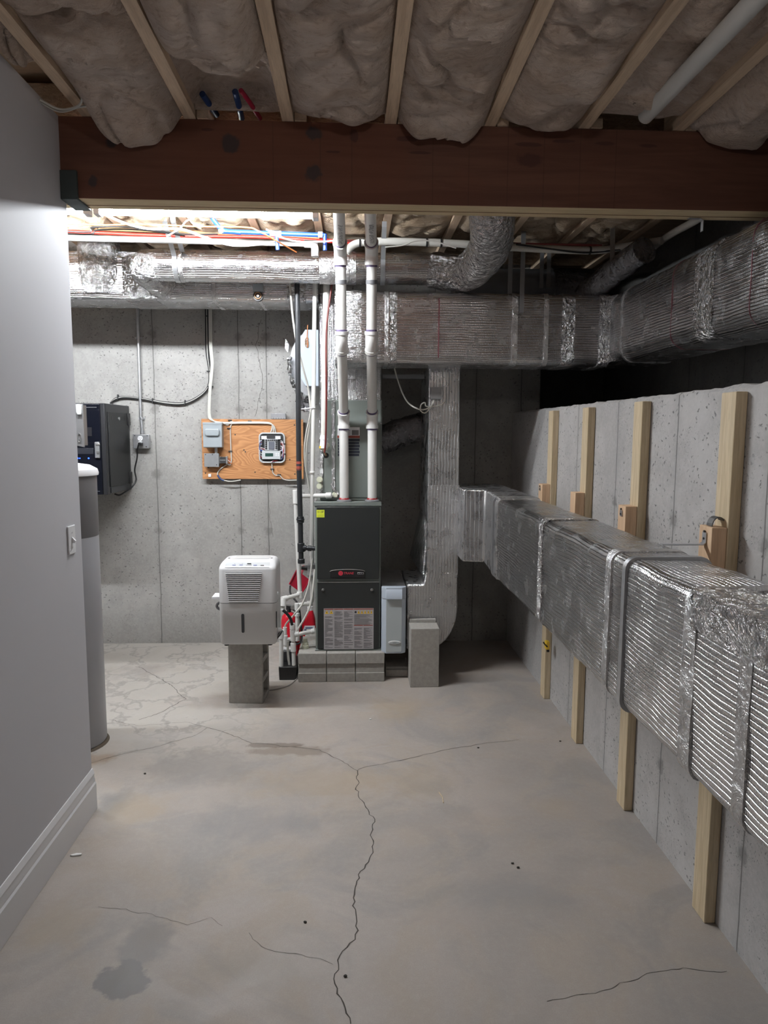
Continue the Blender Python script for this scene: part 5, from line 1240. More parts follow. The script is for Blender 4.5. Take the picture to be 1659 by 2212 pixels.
# pipe cap on the blocks
q = P(659, 1405, Y=4.66); t = thing('pipe_fitting', 'small white stepped plastic fitting standing on the left concrete block', 'pipe fitting', (q.x, 4.66, FZ+.001))
part('fitting_body', MB().lathe([(.001, 0), (.024, 0), (.024, .02), (.020, .022), (.020, .04), (.014, .043), (.014, .064), (.001, .064)], (q.x+.002, 4.66, FZ+.001), 20), M_CREAM, t)
# fire extinguisher
EYY = 5.12
e0 = P(625, 1398, Y=EYY); t = thing('fire_extinguisher', 'red fire extinguisher standing on the floor behind the condensate pump', 'fire extinguisher', (e0.x, EYY, 0))
et = P(625, 1322, Y=EYY).z
part('cylinder', MB().lathe([(.001, 0), (.055, .0), (.058, .01), (.058, et-.06), (.052, et-.03), (.03, et-.005), (.018, et), (.001, et)], (e0.x, EYY, 0), 28), M_EXT, t)
part('valve_head', MB().cyl((e0.x, EYY, et-.004), (e0.x, EYY, et+.03), .016, 14).box((e0.x-.02, EYY-.012, et+.02), (e0.x+.03, EYY+.012, et+.045)), M_BLACK, t)
part('lever', MB().prism([(e0.x-.045, EYY-.01, et+.055), (e0.x+.05, EYY-.01, et+.04), (e0.x+.05, EYY-.01, et+.047), (e0.x-.045, EYY-.01, et+.064)], (0, .02, 0)), M_SILVER, t)
part('pressure_gauge', MB().cyl((e0.x+.03, EYY-.03, et+.04), (e0.x+.03, EYY-.01, et+.04), .016, 16), M_SILVER, t)
part('hose', MB().tube(spline([(e0.x+.02, EYY-.015, et+.03), (e0.x+.062, EYY-.03, et), (e0.x+.066, EYY-.03, et-.12), (e0.x+.063, EYY-.03, et-.2)], 6), .009, 8), M_BLACK, t)
part('label_band', MB().lathe([(.0585, et-.24), (.0585, et-.20)], (e0.x, EYY, 0), 28), M_BLACK, t)
# red jug with white label, black lid
JY = 5.20
j0 = P(667, 1385, Y=JY); jt = P(667, 1318, Y=JY).z; jb = P(667, 1384, Y=JY).z
t = thing('red_jug', 'red plastic jug with a white label half hidden behind the furnace', 'jug', (j0.x, JY, 0))
# its lower part runs down to the floor behind the pipes
part('jug_body', loft([(0, j0.x-.085, j0.x+.06, JY-.06, JY+.06, .03), (jb+.04, j0.x-.09, j0.x+.06, JY-.06, JY+.06, .03), (jb+.10, j0.x-.07, j0.x+.06, JY-.055, JY+.055, .03), (jb+.17, j0.x-.035, j0.x+.05, JY-.05, JY+.05, .025), (jt-.01, j0.x-.01, j0.x+.035, JY-.025, JY+.025, .018), (jt, j0.x-.008, j0.x+.033, JY-.022, JY+.022, .016)]), M_EXT, t)
part('cap', MB().cyl((j0.x+.012, JY, jt), (j0.x+.012, JY, jt+.03), .022, 16), M_WHITE, t)
q = P(667, 1360, Y=JY-.06); part('jug_label', MB().prism([(q.x-.055, JY-.064, q.z-.03), (q.x+.045, JY-.064, q.z-.03), (q.x+.045, JY-.064, q.z+.03), (q.x-.03, JY-.064, q.z+.03)], (0, .004, 0)), M_WHITE, t)
mb = MB()
for i in range(3): mb.box((q.x-.04+.008*i, JY-.066, q.z-.02+.015*i), (q.x+.03, JY-.0645, q.z-.012+.015*i))
part('jug_label_print', mb, M_NAVY, t, smooth=False)
single('black_funnel', MB().lathe([(.012, 0), (.05, .07), (.055, .09), (.052, .09), (.045, .07), (.008, .002)], (j0.x-.095, JY+.10, jt-.09), 20), M_DARK, 'black funnel shape behind the red jug', 'funnel')
o = bpy.data.objects['black_funnel']; bpy.data.objects.remove(o)
# dark red plastic sheet behind the tall white pipe
RYY = 4.98
pts = [P(625, 1262, Y=RYY), P(641, 1231, Y=RYY), P(668, 1252, Y=RYY), P(652, 1281, Y=RYY), P(644, 1276, Y=RYY)]
t = thing('plastic_scoop', 'dark red plastic scoop hanging behind the tall white drain pipe', 'scoop', P(645, 1256, Y=RYY))
part('scoop_blade', MB().prism(pts, (0, .004, 0)), M_CRIMP, t, bevel=.001)
part('scoop_rim', MB().tube([pts[0], pts[0].lerp(pts[1], .5)+Vector((.002, -.006, .004)), pts[1]], .005, 8), M_CRIMP, t)
part('scoop_rim', MB().tube([pts[2], pts[2].lerp(pts[3], .5)+Vector((.002, -.006, -.004)), pts[3]], .005, 8), M_CRIMP, t)
part('scoop_handle', MB().tube([pts[1].lerp(pts[3], .5)+Vector((0, -.004, 0)), pts[1].lerp(pts[3], .5)+Vector((0, .46, .02))], .01, 8), M_CRIMP, t)

# ------------------------------------------------------------------ round humidifier drum with torn foil on the plenum's left side
QY = 4.98
qc = P(672, 790, Y=QY)
t = thing('humidifier', 'grey round duct cover with torn foil edge and pale blue side box', 'humidifier', (qc.x, QY, qc.z-.25))
rx, rz = qc.x-P(625, 790, Y=QY).x, (P(660, 715, Y=QY).z-P(660, 862, Y=QY).z)/2
arcp = [(qc.x-rx*math.sin(a), QY, qc.z+rz*math.cos(a)) for a in [math.pi*i/24 for i in range(25)]]
part('drum', MB().prism(arcp, (0, .30, 0)), plain('drum_grey', (.42, .43, .45), .45, .3), t, bevel=.004)
b0_, b1_ = P(651, 835, Y=QY-.1), P(664, 715, Y=QY-.1)
bx0 = P(650, 770, Y=QY-.08).x; bx1 = P(667, 770, Y=QY-.08).x; bzz0, bzz1 = P(660, 834, Y=QY-.08).z, P(660, 712, Y=QY-.08).z
part('side_box', MB().prism([(bx0, QY-.08, bzz0+.05), (bx0, QY-.08, bzz1-.05), (bx0+.03, QY-.08, bzz1), (PX0-.012, QY-.08, bzz1), (PX0-.012, QY-.08, bzz0), (bx0+.03, QY-.08, bzz0)], (0, .08, 0)), M_FILTER, t, bevel=.003)
part('connector', MB().box((PX0-.013, QY+.02, qc.z-.12), (PX0-.001, QY+.25, qc.z+.12)), M_GALV, t)
part('coil_wire', MB().tube([(bx1-.012+.012*math.cos(a), QY-.085, bzz1-.07-.0016*i+.02*math.sin(a)) for i, a in enumerate([i*.6 for i in range(26)])], .0022, 6), M_COPPER, t)
part('coil_wire', MB().tube(spline([(bx1-.006, QY-.082, bzz1+.03), (bx1-.01, QY-.088, bzz1-.05), (bx1-.008, QY-.088, bzz1-.12)], 6), .003, 6), M_ORANGE, t)
part('torn_foil', MB().grid(lambda u, v: Vector((qc.x-(rx+.012-.03*v+.012*fbm((u*8, v*4, 1), 2))*math.sin(math.pi*(.42+.55*u)), QY-.015-.04*v+.03*fbm((u*8, v*5, 4), 2), qc.z+(rz+.016-.035*v+.02*fbm((u*9, v*4, 7), 2))*math.cos(math.pi*(.42+.55*u)))), 40, 6), M_CRUMP, t)
q = P(618, 740, Y=QY); part('torn_foil', MB().prism([P(617, 732, Y=QY), P(624, 745, Y=QY), P(622, 762, Y=QY), P(615, 752, Y=QY)], (.004, .02, 0)), M_TAPE, t)
q = P(662, 878, Y=QY); part('torn_foil', MB().grid(lambda u, v: P(640+40*u, 858+28*v+6*u, Y=QY-.01)+Vector((.02*fbm((u*5, v*4, 2), 2), .04*fbm((u*5, v*4, 6), 2), .02*fbm((u*4, v*5, 9), 2))), 16, 12), M_CRUMP, t)
single('zip_tie', MB().cyl(P(648, 884, Y=4.65), P(681, 880, Y=4.65), .0035, 8), M_WHITE, 'white cable tie strapping the thin white pipe to the black gas pipe', 'cable tie')

# ------------------------------------------------------------------ plywood control panel on the back wall
WY = YB-.001
cn = [P(434, 905, Y=YB-.04), P(656, 906, Y=YB-.04), P(655, 1035, Y=YB-.04), P(440, 1034, Y=YB-.04)]
bx0, bx1 = (cn[0].x+cn[3].x)/2, (cn[1].x+cn[2].x)/2; bz0, bz1 = (cn[2].z+cn[3].z)/2, (cn[0].z+cn[1].z)/2
FY = YB-.052
t = thing('plywood_board', 'orange plywood board mounted on the concrete back wall', 'board', ((bx0+bx1)/2, YB-.03, bz0))
part('board', MB().box((bx0, FY, bz0), (bx1, FY+.018, bz1)), M_PLY, t, bevel=.001)
for z in (bz0+.04, bz1-.08): part('furring_strip', MB().box((bx0+.03, FY+.0185, z), (bx1-.03, YB-.0005, z+.04)), M_BLOCKW, t)
def w(px, py, off=0.0): return P(px, py, Y=FY-off)
for px, py in ((636, 918), (637, 1024), (551, 1020), (527, 972), (508, 939), (444, 1022), (450, 1010), (626, 993), (530, 976)):
    q = w(px, py); part('screw', MB().cyl((q.x, FY-.001, q.z), (q.x, FY+.002, q.z), .0055, 10), M_DARK, t)
def wbox(name, lab, cat, px0, py0, px1, py1, dep, mat, bev=.004):
    a, b_ = w(px0, py1, dep), w(px1, py0, dep); th = thing(name, lab, cat, ((a.x+b_.x)/2, FY-.001, a.z))
    part('box', MB().box((a.x, FY-dep, a.z), (b_.x, FY-.0005, b_.z)), mat, th, bevel=bev); return th, a, b_
t, a, b_ = wbox('disconnect_box', 'grey metal switch box at the upper left of the plywood board', 'electrical box', 440, 913, 478, 967, .085, M_GREYBOX)
part('cover', MB().box((a.x-.003, FY-.088, a.z+.004), (b_.x+.003, FY-.082, b_.z-.012)).box((a.x-.004, FY-.09, b_.z-.014), (b_.x+.004, FY-.03, b_.z+.002)), M_GREYBOX, t, bevel=.002)
c0, c1 = w(443, 942, .09), w(474, 926, .09)
part('raised_handle', MB().prism([(c0.x, FY-.088, c0.z+.012), (c0.x+.01, FY-.088, c0.z), (c1.x-.01, FY-.088, c0.z), (c1.x, FY-.088, c0.z+.012), (c1.x, FY-.088, c1.z-.012), (c1.x-.01, FY-.088, c1.z), (c0.x+.01, FY-.088, c1.z), (c0.x, FY-.088, c1.z-.012)], (0, -.018, 0)), M_GREYBOX, t, bevel=.007, seg=3)
t, a, b_ = wbox('junction_box', 'dull square metal junction box below the grey switch box', 'electrical box', 442, 980, 472, 1008, .05, M_DULL)
part('cover_plate', MB().box((a.x-.002, FY-.053, a.z-.002), (b_.x+.002, FY-.050, b_.z+.002)), M_DULL, t, bevel=.001)
for px, py in ((444, 982), (459, 982), (468, 1004)):
    q = w(px, py, .053); part('screw', MB().cyl((q.x, FY-.0545, q.z), (q.x, FY-.0525, q.z), .004, 8), M_DARK, t)
q = w(467, 975, .03); part('nipple', MB().cyl((q.x, FY-.03, b_.z-.002), (q.x, FY-.03, w(467, 967).z+.001), .012, 12), M_GALV, t)
t, a, b_ = wbox('transformer', 'small black and silver transformer on the right side of the junction box', 'transformer', 475, 987, 487, 1001, .045, M_DARK, .002)
part('core_frame', MB().box((a.x-.006, FY-.04, a.z-.002), (a.x+.003, FY-.003, b_.z+.002)).box((b_.x+.0, FY-.04, a.z-.003), (b_.x+.014, FY-.003, b_.z+.004)).box((a.x, FY-.047, (a.z+b_.z)/2-.002), (b_.x, FY-.044, (a.z+b_.z)/2+.002)), M_SILVER, t, bevel=.001)
for i, mt in enumerate((M_RED, M_WHITE, M_ORANGE)):
    part('lead', MB().tube(spline([(b_.x+.012, FY-.03, b_.z-.01-.012*i), (b_.x+.03+.006*i, FY-.025, b_.z-.03-.012*i), w(496+2*i, 1003-1.5*i, .01)], 6), .0018, 6), mt, t)
# zone control unit
a, b_ = w(559, 1000, .06), w(614, 935, .06)
t = thing('zone_controller', 'open grey zone controller with dark circuit modules and small display on the plywood board', 'controller', ((a.x+b_.x)/2, FY-.001, a.z))
cx_, cz_ = (a.x+b_.x)/2, (a.z+b_.z)/2; wv, hv = b_.x-a.x, b_.z-a.z
def yprism(w_, h_, r, cx__, cz__): return [(cx__+x, 0, cz__+z) for x, z in rrect(w_, h_, r, 6)]
def atY(pts, y): return [(x, y, z) for x, _, z in pts]
part('backplate', MB().prism(atY(yprism(wv, hv, .03, cx_, cz_), FY-.0005), (0, -.012, 0)), M_PANELG, t, bevel=.003)
part('recess', MB().prism(atY(yprism(wv*.9, hv*.9, .024, cx_, cz_), FY-.0122), (0, -.002, 0)), M_DARK, t)
rimb = MB().tube([(cx_+x*.97, FY-.022, cz_+z*.97) for x, z in rrect(wv, hv, .03, 6, 4)]+[(cx_+wv/2*.97, FY-.022, cz_+(hv/2-.03)*.97)], .006, 8)
part('rim', rimb, M_PANELG, t)
z0_, z1_ = w(586, 992, .04).z, w(586, 974, .04).z; xl_, xr_ = w(566, 980, .04).x, w(606, 980, .04).x
part('keypad_cover', MB().box((xl_, FY-.05, z0_), (xr_, FY-.013, z1_)), M_PANELG, t, bevel=.003)
q0, q1 = w(573, 986, .05), w(590, 979, .05); part('display', MB().box((q0.x, FY-.0512, q0.z), (q1.x, FY-.0498, q1.z)), M_LCD, t)
q = w(599, 982, .05)
for k in range(4):
    an = math.pi/4+k*math.pi/2; part('key', MB().cyl((q.x+.011*math.cos(an), FY-.052, q.z+.009*math.sin(an)), (q.x+.011*math.cos(an), FY-.0498, q.z+.009*math.sin(an)), .0055, 12), M_WHITE, t)
part('module', MB().box((w(572, 970, .04).x, FY-.042, w(586, 973, .04).z), (w(600, 970, .04).x, FY-.014, w(586, 949, .04).z)), M_PANELG, t, bevel=.002)
part('circuit_cover', MB().box((w(580, 970, .05).x, FY-.047, w(586, 971, .05).z), (w(593, 970, .05).x, FY-.0415, w(586, 954, .05).z)), plain('slate', (.12, .13, .16), .5), t, bevel=.002)
for i in range(5):
    for px in (575, 597):
        q = w(px, 951+i*4.4, .045); part('terminal', MB().box((q.x-.0075, FY-.046, q.z-.006), (q.x+.0075, FY-.0418, q.z+.006)), M_DARK, t)
for i in range(4):
    q = w(580+i*4.2, 951, .045); part('terminal', MB().box((q.x-.0055, FY-.047, q.z-.005), (q.x+.0055, FY-.0418, q.z+.005)), M_DARK, t)
q0, q1 = w(564, 949, .04), w(606, 942, .04); part('terminal_strip', MB().box((q0.x, FY-.03, q0.z), (q1.x, FY-.013, q1.z)), M_WHITE, t, bevel=.002)
q0, q1 = w(576, 947, .04), w(594, 941, .04); part('terminal_block', MB().box((q0.x, FY-.04, q0.z), (q1.x, FY-.0295, q1.z)), M_DARK, t, bevel=.001)
for px in (563, 608):
    q0, q1 = w(px-1.5, 972, .04), w(px+3, 950, .04); part('terminal_strip', MB().box((q0.x, FY-.03, q0.z), (q1.x, FY-.013, q1.z)), M_BLACK, t, bevel=.001)
rnd = random.Random(5)
for i in range(26):
    sd = -1 if i % 2 else 1; mt = rnd.choice((M_RED, M_WHITE, M_CRIM, M_BLUE, M_WHITE, M_PVC, plain('pink_wire', (.75, .35, .4), .5) if i == 3 else M_WHITE))
    y0_ = 950+rnd.random()*24; y1_ = y0_+8+rnd.random()*16; px = 586+sd*(23.5+rnd.random()*2.5)
    part('lead', MB().tube(spline([w(586+sd*20, y0_, .03), w(px, y0_+3, .03), w(px+rnd.random()-.5, y1_, .03), w(586+sd*(10+rnd.random()*9), min(997, y1_+5), .03)], 5), .0016, 5), mt, t)
for i, mt in enumerate((M_RED, M_BLUE, M_CRIM, M_WHITE)):
    part('lead', MB().tube(spline([w(600-3*i, 995, .03), w(592-2*i, 996+i*.6, .035), w(588, 996.5+i*.7, .03)], 4), .002, 5), mt, t)
for px, py in ((614.5, 959), (615, 981)): 
    q = w(px, py, .02); part('latch', MB().box((q.x-.004, FY-.03, q.z-.006), (q.x+.008, FY-.012, q.z+.006)), M_DARK, t)
# small things on the board
q = w(453, 1027, .004); single('cable_mount', MB().box((q.x-.011, FY-.006, q.z-.012), (q.x+.011, FY-.0005, q.z+.012)), M_WHITE, 'small white square cable mount at the lower left of the plywood board', 'cable mount', bevel=.002)
a, b_ = P(586, 903, Y=YB-.05), P(618, 893, Y=YB-.05)
t = thing('clear_tray', 'small clear plastic tray with silver clips lying on top of the plywood board', 'tray', ((a.x+b_.x)/2, YB-.03, bz1+.001))
M_TRAY = plain('hazy_plastic', (.5, .5, .52), .15, .4, .2, 30)
part('tray', MB().prism([(a.x, FY-.005, bz1+.001), (b_.x, FY-.005, bz1+.001), (b_.x-.006, FY-.005, b_.z), (a.x-.004, FY-.005, b_.z)], (0, .05, 0)), M_TRAY, t, bevel=.003)
for i in range(6):
    x = a.x+.008+i*(b_.x-a.x-.016)/5; part('clip', MB().box((x-.004, FY-.008, bz1+.003), (x+.004, FY-.0045, bz1+.012)), M_SILVER, t)
# cables on the wall
def wall_cable(pxs, r, mat, lab, off=.014): return single('cable', MB().tube(spline([P(x, y, Y=YB-off) for x, y in pxs], 6), r, 8), mat, lab, 'cable')
for i, (dx, r, mt, lab) in enumerate(((-4.5, .0055, M_WIREK, 'black cable of the bundle dropping from the duct, leftmost, ending at the black cabinet'), (-2, .0045, M_WIREW, 'white cable beside the black one, curving to the black cabinet'), (0, .005, M_WIREK, 'second black cable of the bundle, curving to the black cabinet'))):
    e = 1.6*i
    wall_cable([(448+dx, 640), (449+dx, 700), (450+dx, 760), (454+dx*.6, 800), (452+dx*.5, 832+e*.3), (434, 852+e), (400, 869+e), (360, 869+e), (310, 861+e*.6), (270, 857+e*.6), (250, 860+e), (238, 871)], r, mt, lab, .016+.004*i)
for i, (dx, lab) in enumerate(((0, 'first'), (2.4, 'second'), (4.6, 'third'))):
    off = .012+.003*i
    wall_cable([(452+dx, 640), (452+dx, 700), (453+dx, 750), (456+dx, 780), (455+dx, 805), (451+dx*.9, 850), (450+dx*.9, 895), (456+dx, 907+dx*.3), (478, 912.5+dx*.4), (520, 912+dx*.5), (565, 912+dx*.5), (584, 914+dx*.4), (588+dx, 922), (584+dx*2.5, 938)], .0048, M_WIREW, 'white thermostat cable, %s of the three from the left, running to the zone controller' % lab, .062+off*.3)
for px, py in ((451, 683), (453, 802), (454, 835), (255, 858), (330, 866), (400, 870)):
    q = P(px, py, Y=YB-.02); ho = py > 840
    single('zip_tie', MB().box((q.x-(.004 if ho else .022), YB-.032, q.z-(.02 if ho else .004)), (q.x+(.004 if ho else .022), YB-.006, q.z+(.02 if ho else .004))), M_WIREK, {683: 'black cable tie on the cable bundle just under the duct', 802: 'black cable tie at the middle of the hanging cable bundle', 835: 'black cable tie where the cable bundle splits', 858: 'black cable tie nearest the black cabinet', 866: 'black cable tie on the cables left of the metal conduit crossing', 870: 'black cable tie right of the conduit on the sagging cables'}[py], 'cable tie', 'black cable ties on the wall cables', bevel=.002)
def board_cable(pxs, lab, r=.0042, off=.008): return single('cable', MB().tube(spline([w(x, y, off) for x, y in pxs], 6), r, 8), M_WIREW, lab, 'cable')
board_cable([(480, 914), (492, 918), (497, 912), (503, 912), (498, 922), (498, 945), (499, 975), (500, 995), (497, 1004), (491, 1003), (480, 1010), (472, 1018), (470, 1026), (475, 1033), (486, 1038), (500, 1040), (520, 1037)], 'white cable running down the left half of the plywood board past the transformer')
board_cable([(587, 998), (588, 1012), (590, 1022), (596, 1027), (604, 1027), (612, 1035), (625, 1037.5), (645, 1037)], 'white cable dropping from the zone controller to the lower right of the board')
q = w(475, 1032, .012); single('cable_sleeve', MB().tube([w(470, 1026, .009), w(473, 1031, .009), w(477, 1035, .009), w(484, 1038.5, .009)], .0065, 8), M_NAVY, 'short dark spiral sleeve on the cable below the junction box', 'cable sleeve')
for px, py in ((495, 925), (498, 974.5), (588, 1013), (603, 1025), (540, 910), (497, 908)):
    q = w(px, py); single('cable_clip', MB().box((q.x-.014, FY-.014, q.z-.004), (q.x+.014, FY-.0005, q.z+.004)), M_DARK, {925: 'dark clip on the vertical white cable near the top of the board', 974.5: 'dark clip half way down the vertical white cable on the board', 1013: 'dark clip just below the zone controller', 1025: 'dark clip at the bend of the cable below the zone controller', 910: 'dark clip in the middle of the cable along the top of the board', 908: 'dark clip at the cable corner right of the grey switch box'}[py], 'cable clip', 'clips on the plywood board', bevel=.002)

# conduit and outlet
t = thing('conduit', 'vertical metal conduit on the back wall ending at the outlet box', 'conduit', P(307, 938, Y=YB-.02))
part('pipe', MB().tube([P(296.5, 640, Y=YB-.022), P(298.5, 720, Y=YB-.022), P(304, 900, Y=YB-.022), P(308, 938, Y=YB-.022)], .011, 14), M_GALV, t)
for px, py in ((299, 730), (306, 904)):
    q = P(px, py, Y=YB-.022); part('clamp', MB().cyl(q-Vector((0, 0, .008)), q+Vector((0, 0, .008)), .0145, 14).box((q.x-.03, YB-.006, q.z-.008), (q.x+.02, YB-.0005, q.z+.008)), M_GALV, t)
q = P(307, 934, Y=YB-.022); part('connector', MB().cyl(q-Vector((0, 0, .012)), q+Vector((0, 0, .014)), .0155, 14), M_GALV, t)
a, b_ = P(289, 968, Y=YB-.05), P(321, 939, Y=YB-.05)
t = thing('outlet_box', 'square metal outlet box on the back wall beside the black cabinet', 'outlet', ((a.x+b_.x)/2, YB-.001, a.z))
part('box', MB().box((a.x, YB-.052, a.z), (b_.x, YB-.0005, b_.z)), M_GALV, t, bevel=.004)
part('cover', MB().box((a.x-.002, YB-.056, a.z-.002), (b_.x+.002, YB-.0515, b_.z+.002)), M_GALV, t, bevel=.003)
for py in (947, 958.5):
    q = P(303, py, Y=YB-.056); rc = part('receptacle', MB().cyl((q.x, YB-.059, q.z), (q.x, YB-.0555, q.z), .019, 20), M_WHITE, t)
    if py < 950: part('slots', MB().box((q.x-.009, YB-.0596, q.z-.002), (q.x-.006, YB-.0588, q.z+.008)).box((q.x+.006, YB-.0596, q.z-.002), (q.x+.009, YB-.0588, q.z+.008)).cyl((q.x, YB-.0596, q.z-.009), (q.x, YB-.0588, q.z-.009), .003, 10), M_DARK, rc, smooth=False)
for px, py in ((291, 941), (316, 965), (318, 941)):
    q = P(px, py, Y=YB-.056); part('screw', MB().cyl((q.x, YB-.058, q.z), (q.x, YB-.0555, q.z), .0045, 8), M_DARK, t)
t = thing('power_cord', 'black power cord plugged into the outlet and looping under the black cabinet', 'cord', P(270, 1066, Y=YB-.12))
q = P(304, 959, Y=YB-.08); part('plug', MB().box((q.x-.016, YB-.10, q.z-.012), (q.x+.012, YB-.0595, q.z+.012)), M_BLACK, t, bevel=.004)
part('cord', MB().tube(spline([(q.x-.012, YB-.095, q.z-.004), P(297, 972, Y=YB-.08), P(296, 990, Y=YB-.06), P(291, 1015, Y=YB-.05), P(294, 1037, Y=YB-.05), P(285, 1052, Y=YB-.08), P(270, 1063, Y=YB-.14), P(258, 1069.5, Y=YB-.18), P(247, 1067, Y=YB-.2)], 8), .0055, 10), M_BLACK, t)

# ------------------------------------------------------------------ wall-mounted black equipment cabinet
sx = P(281.5, 960, Y=YB).x
FYc = P(229, 960, X=sx).y
cz1_, cz0_ = P(225, 871, Y=FYc).z, P(232, 1069, Y=FYc).z; cl = sx-.60
t = thing('equipment_cabinet', 'black wall-mounted equipment cabinet with smoked glass door and blue lights', 'cabinet', ((cl+sx)/2, YB-.02, cz0_))
part('cabinet_body', MB().box((cl, FYc+.012, cz0_), (sx, YB-.001, cz1_)), M_CAB, t, bevel=.004)
dr = part('door', MB().box((cl+.002, FYc-.010, cz0_+.002), (sx-.030, FYc+.011, cz1_-.004)), M_SMOKE, t, bevel=.003)
part('corner_post', MB().box((sx-.029, FYc-.006, cz0_), (sx, FYc+.0118, cz1_)), plain('cab_grey', (.025, .026, .03), .45, .3), t, bevel=.003)
part('side_panel', MB().box((sx-.001, FYc+.05, cz0_+.05), (sx+.006, YB-.05, cz1_-.055)), plain('cab_side', (.02, .021, .022), .5, .3), t, bevel=.003)
part('bottom_lip', MB().prism([(sx+.0005, FYc+.06, cz0_+.008), (sx+.0005, YB-.1, cz0_+.008), (sx+.0005, YB-.08, cz0_+.04), (sx+.0005, FYc+.06, cz0_+.045)], (.004, 0, 0)), M_CAB, t)
for fz in (.84, .14):
    z = cz0_+(cz1_-cz0_)*fz; part('hinge', MB().box((sx, YB-.07, z-.045), (sx+.014, YB-.018, z+.045)), M_BLACK, t, bevel=.004)
for fy_ in (.18, .82):
    y = FYc+.05+(YB-FYc-.1)*fy_; part('vent_slot', MB().box((sx+.0055, y-.008, cz1_-.11), (sx+.0075, y+.008, cz1_-.085)), M_BLACK, t)
part('side_lock', MB().cyl((sx+.004, (FYc+YB)/2, cz1_-.10), (sx+.012, (FYc+YB)/2, cz1_-.10), .012, 16), M_SILVER, t)
q = P(211, 972, Y=FYc-.012); lk = part('door_latch', MB().box((q.x-.016, FYc-.026, q.z-.055), (q.x+.016, FYc-.0095, q.z+.055)), M_DULL, dr, bevel=.004)
q2_ = P(211, 977, Y=FYc-.03); part('latch_lock', MB().cyl((q2_.x, FYc-.031, q2_.z), (q2_.x, FYc-.024, q2_.z), .009, 14), M_SILVER, dr)
q2_ = P(211, 960, Y=FYc-.03); part('latch_cap', MB().box((q2_.x-.014, FYc-.03, q2_.z-.006), (q2_.x+.014, FYc-.024, q2_.z+.006)), M_SILVER, dr, bevel=.002)
for (z, nm) in ((cz1_-.028, 'door_line'), (cz0_+.026, 'door_line')): part(nm, MB().box((cl+.03, FYc-.0115, z-.0012), (sx-.05, FYc-.0095, z+.0012)), M_DULL, dr)
q0, q1 = P(160, 981, Y=FYc-.01), P(202, 968, Y=FYc-.01); part('rack_unit', MB().box((q0.x, FYc-.0125, q0.z), (q1.x, FYc-.0098, q1.z)), plain('rack_face', (.02, .022, .03), .4), dr, bevel=.001)
q0, q1 = P(160, 942, Y=FYc-.01), P(198, 923, Y=FYc-.01); part('rack_unit', MB().box((q0.x, FYc-.0118, q0.z), (q1.x, FYc-.0098, q1.z)), plain('rack_face2', (.012, .012, .016), .4), dr, bevel=.001)
for px, py, r in ((184, 934, .0055), (159.5, 989.5, .008), (168.5, 990, .004), (172.5, 990, .004), (191.5, 990, .0055)):
    q = P(px, py, Y=FYc-.012); part('indicator_light', MB().sphere((q.x, FYc-.0125, q.z), r, n=10, m=6), M_LED, dr)

# silver unit in front of the cabinet, held on a wall off to the left
SY = 4.3
a, b_ = P(150, 965, Y=SY), P(178, 873, Y=SY)
t = thing('control_unit', 'silver-fronted unit with a latch strip in front of the black cabinet', 'control unit', ((a.x+b_.x)/2, SY, a.z))
part('housing', MB().box((a.x-.30, SY+.012, a.z+.006), (P(174, 900, Y=SY).x, SY+.10, b_.z-.004)), plain('brown_steel', (.22, .20, .19), .3, .85), t, bevel=.003)
s0, s1 = P(166, 965, Y=SY), P(178, 873, Y=SY)
part('edge_strip', MB().prism([(s0.x, SY, a.z+.006), (s1.x, SY, a.z-.003), (s1.x, SY, b_.z), (s0.x-.002, SY, b_.z+.001)], (0, .012, 0)), plain('strip_silver', (.30, .30, .31), .35, .5), t, bevel=.002)
c0, c1 = P(166, 896, Y=SY), P(177, 875, Y=SY)
part('corner_cap', MB().prism([(c0.x, SY-.001, c0.z+.016), (c0.x+.008, SY-.001, c0.z), (c1.x-.004, SY-.001, c0.z), (c1.x, SY-.001, c0.z+.014), (c1.x, SY-.001, c1.z), (c0.x, SY-.001, c1.z)], (0, -.012, 0)), M_PANELG, t, bevel=.002)
c0, c1 = P(168.5, 955, Y=SY), P(175, 936, Y=SY)
part('latch_loop', MB().tube([((c0.x+c1.x)/2+(c1.x-c0.x)/2*math.cos(k*math.pi/10), SY-.004, (c0.z+c1.z)/2+(c1.z-c0.z)/2*math.sin(k*math.pi/10)) for k in range(21)], .0022, 6), M_SILVER, t)
for px, py in ((168, 902), (171, 949)):
    q = P(px, py, Y=SY); part('rivet', MB().cyl((q.x, SY-.003, q.z), (q.x, SY+.001, q.z), .003, 8), M_DULL, t)
single('wall_bracket', MB().box((-3.548, SY+.03, a.z+.03), (a.x-.302, SY+.09, a.z+.07)), M_CAB, 'dark bracket arm carrying the silver unit, hidden behind the partition', 'bracket')

# tall grey water treatment tank
TX, TY, TR = -1.490, 3.665, .168
tk = thing('treatment_tank', 'tall two-tone grey cylindrical tank with a white top behind the partition wall', 'tank', (TX, TY, 0))
tz1 = P(200, 1026, X=TX+TR*.9, ).z if False else P(203, 1027, Y=TY).z
tzm = P(203, 1156, Y=TY).z
part('lower_tank', MB().lathe([(.001, .002), (TR-.01, .002), (TR, .02), (TR, tzm)], (TX, TY, 0), 48), M_TANKL, tk)
part('upper_tank', MB().lathe([(TR-.004, tzm-.01), (TR+.0015, tzm), (TR+.0015, tz1), (.001, tz1)], (TX, TY, 0), 48), M_TANKD, tk)
tc = P(203, 1004, Y=TY).z
part('white_top', MB().lathe([(.001, tz1), (TR+.010, tz1+.001), (TR+.012, tz1+.012), (TR+.006, tc-.022), (TR-.03, tc-.002), (TR-.08, tc+.006), (.001, tc+.008)], (TX, TY, 0), 48), M_WHITE, tk)
part('top_grip', MB().cyl((TX-.02, TY-.03, tc+.008), (TX-.02, TY-.03, tc+.016), .09, 24), M_DARK, tk)
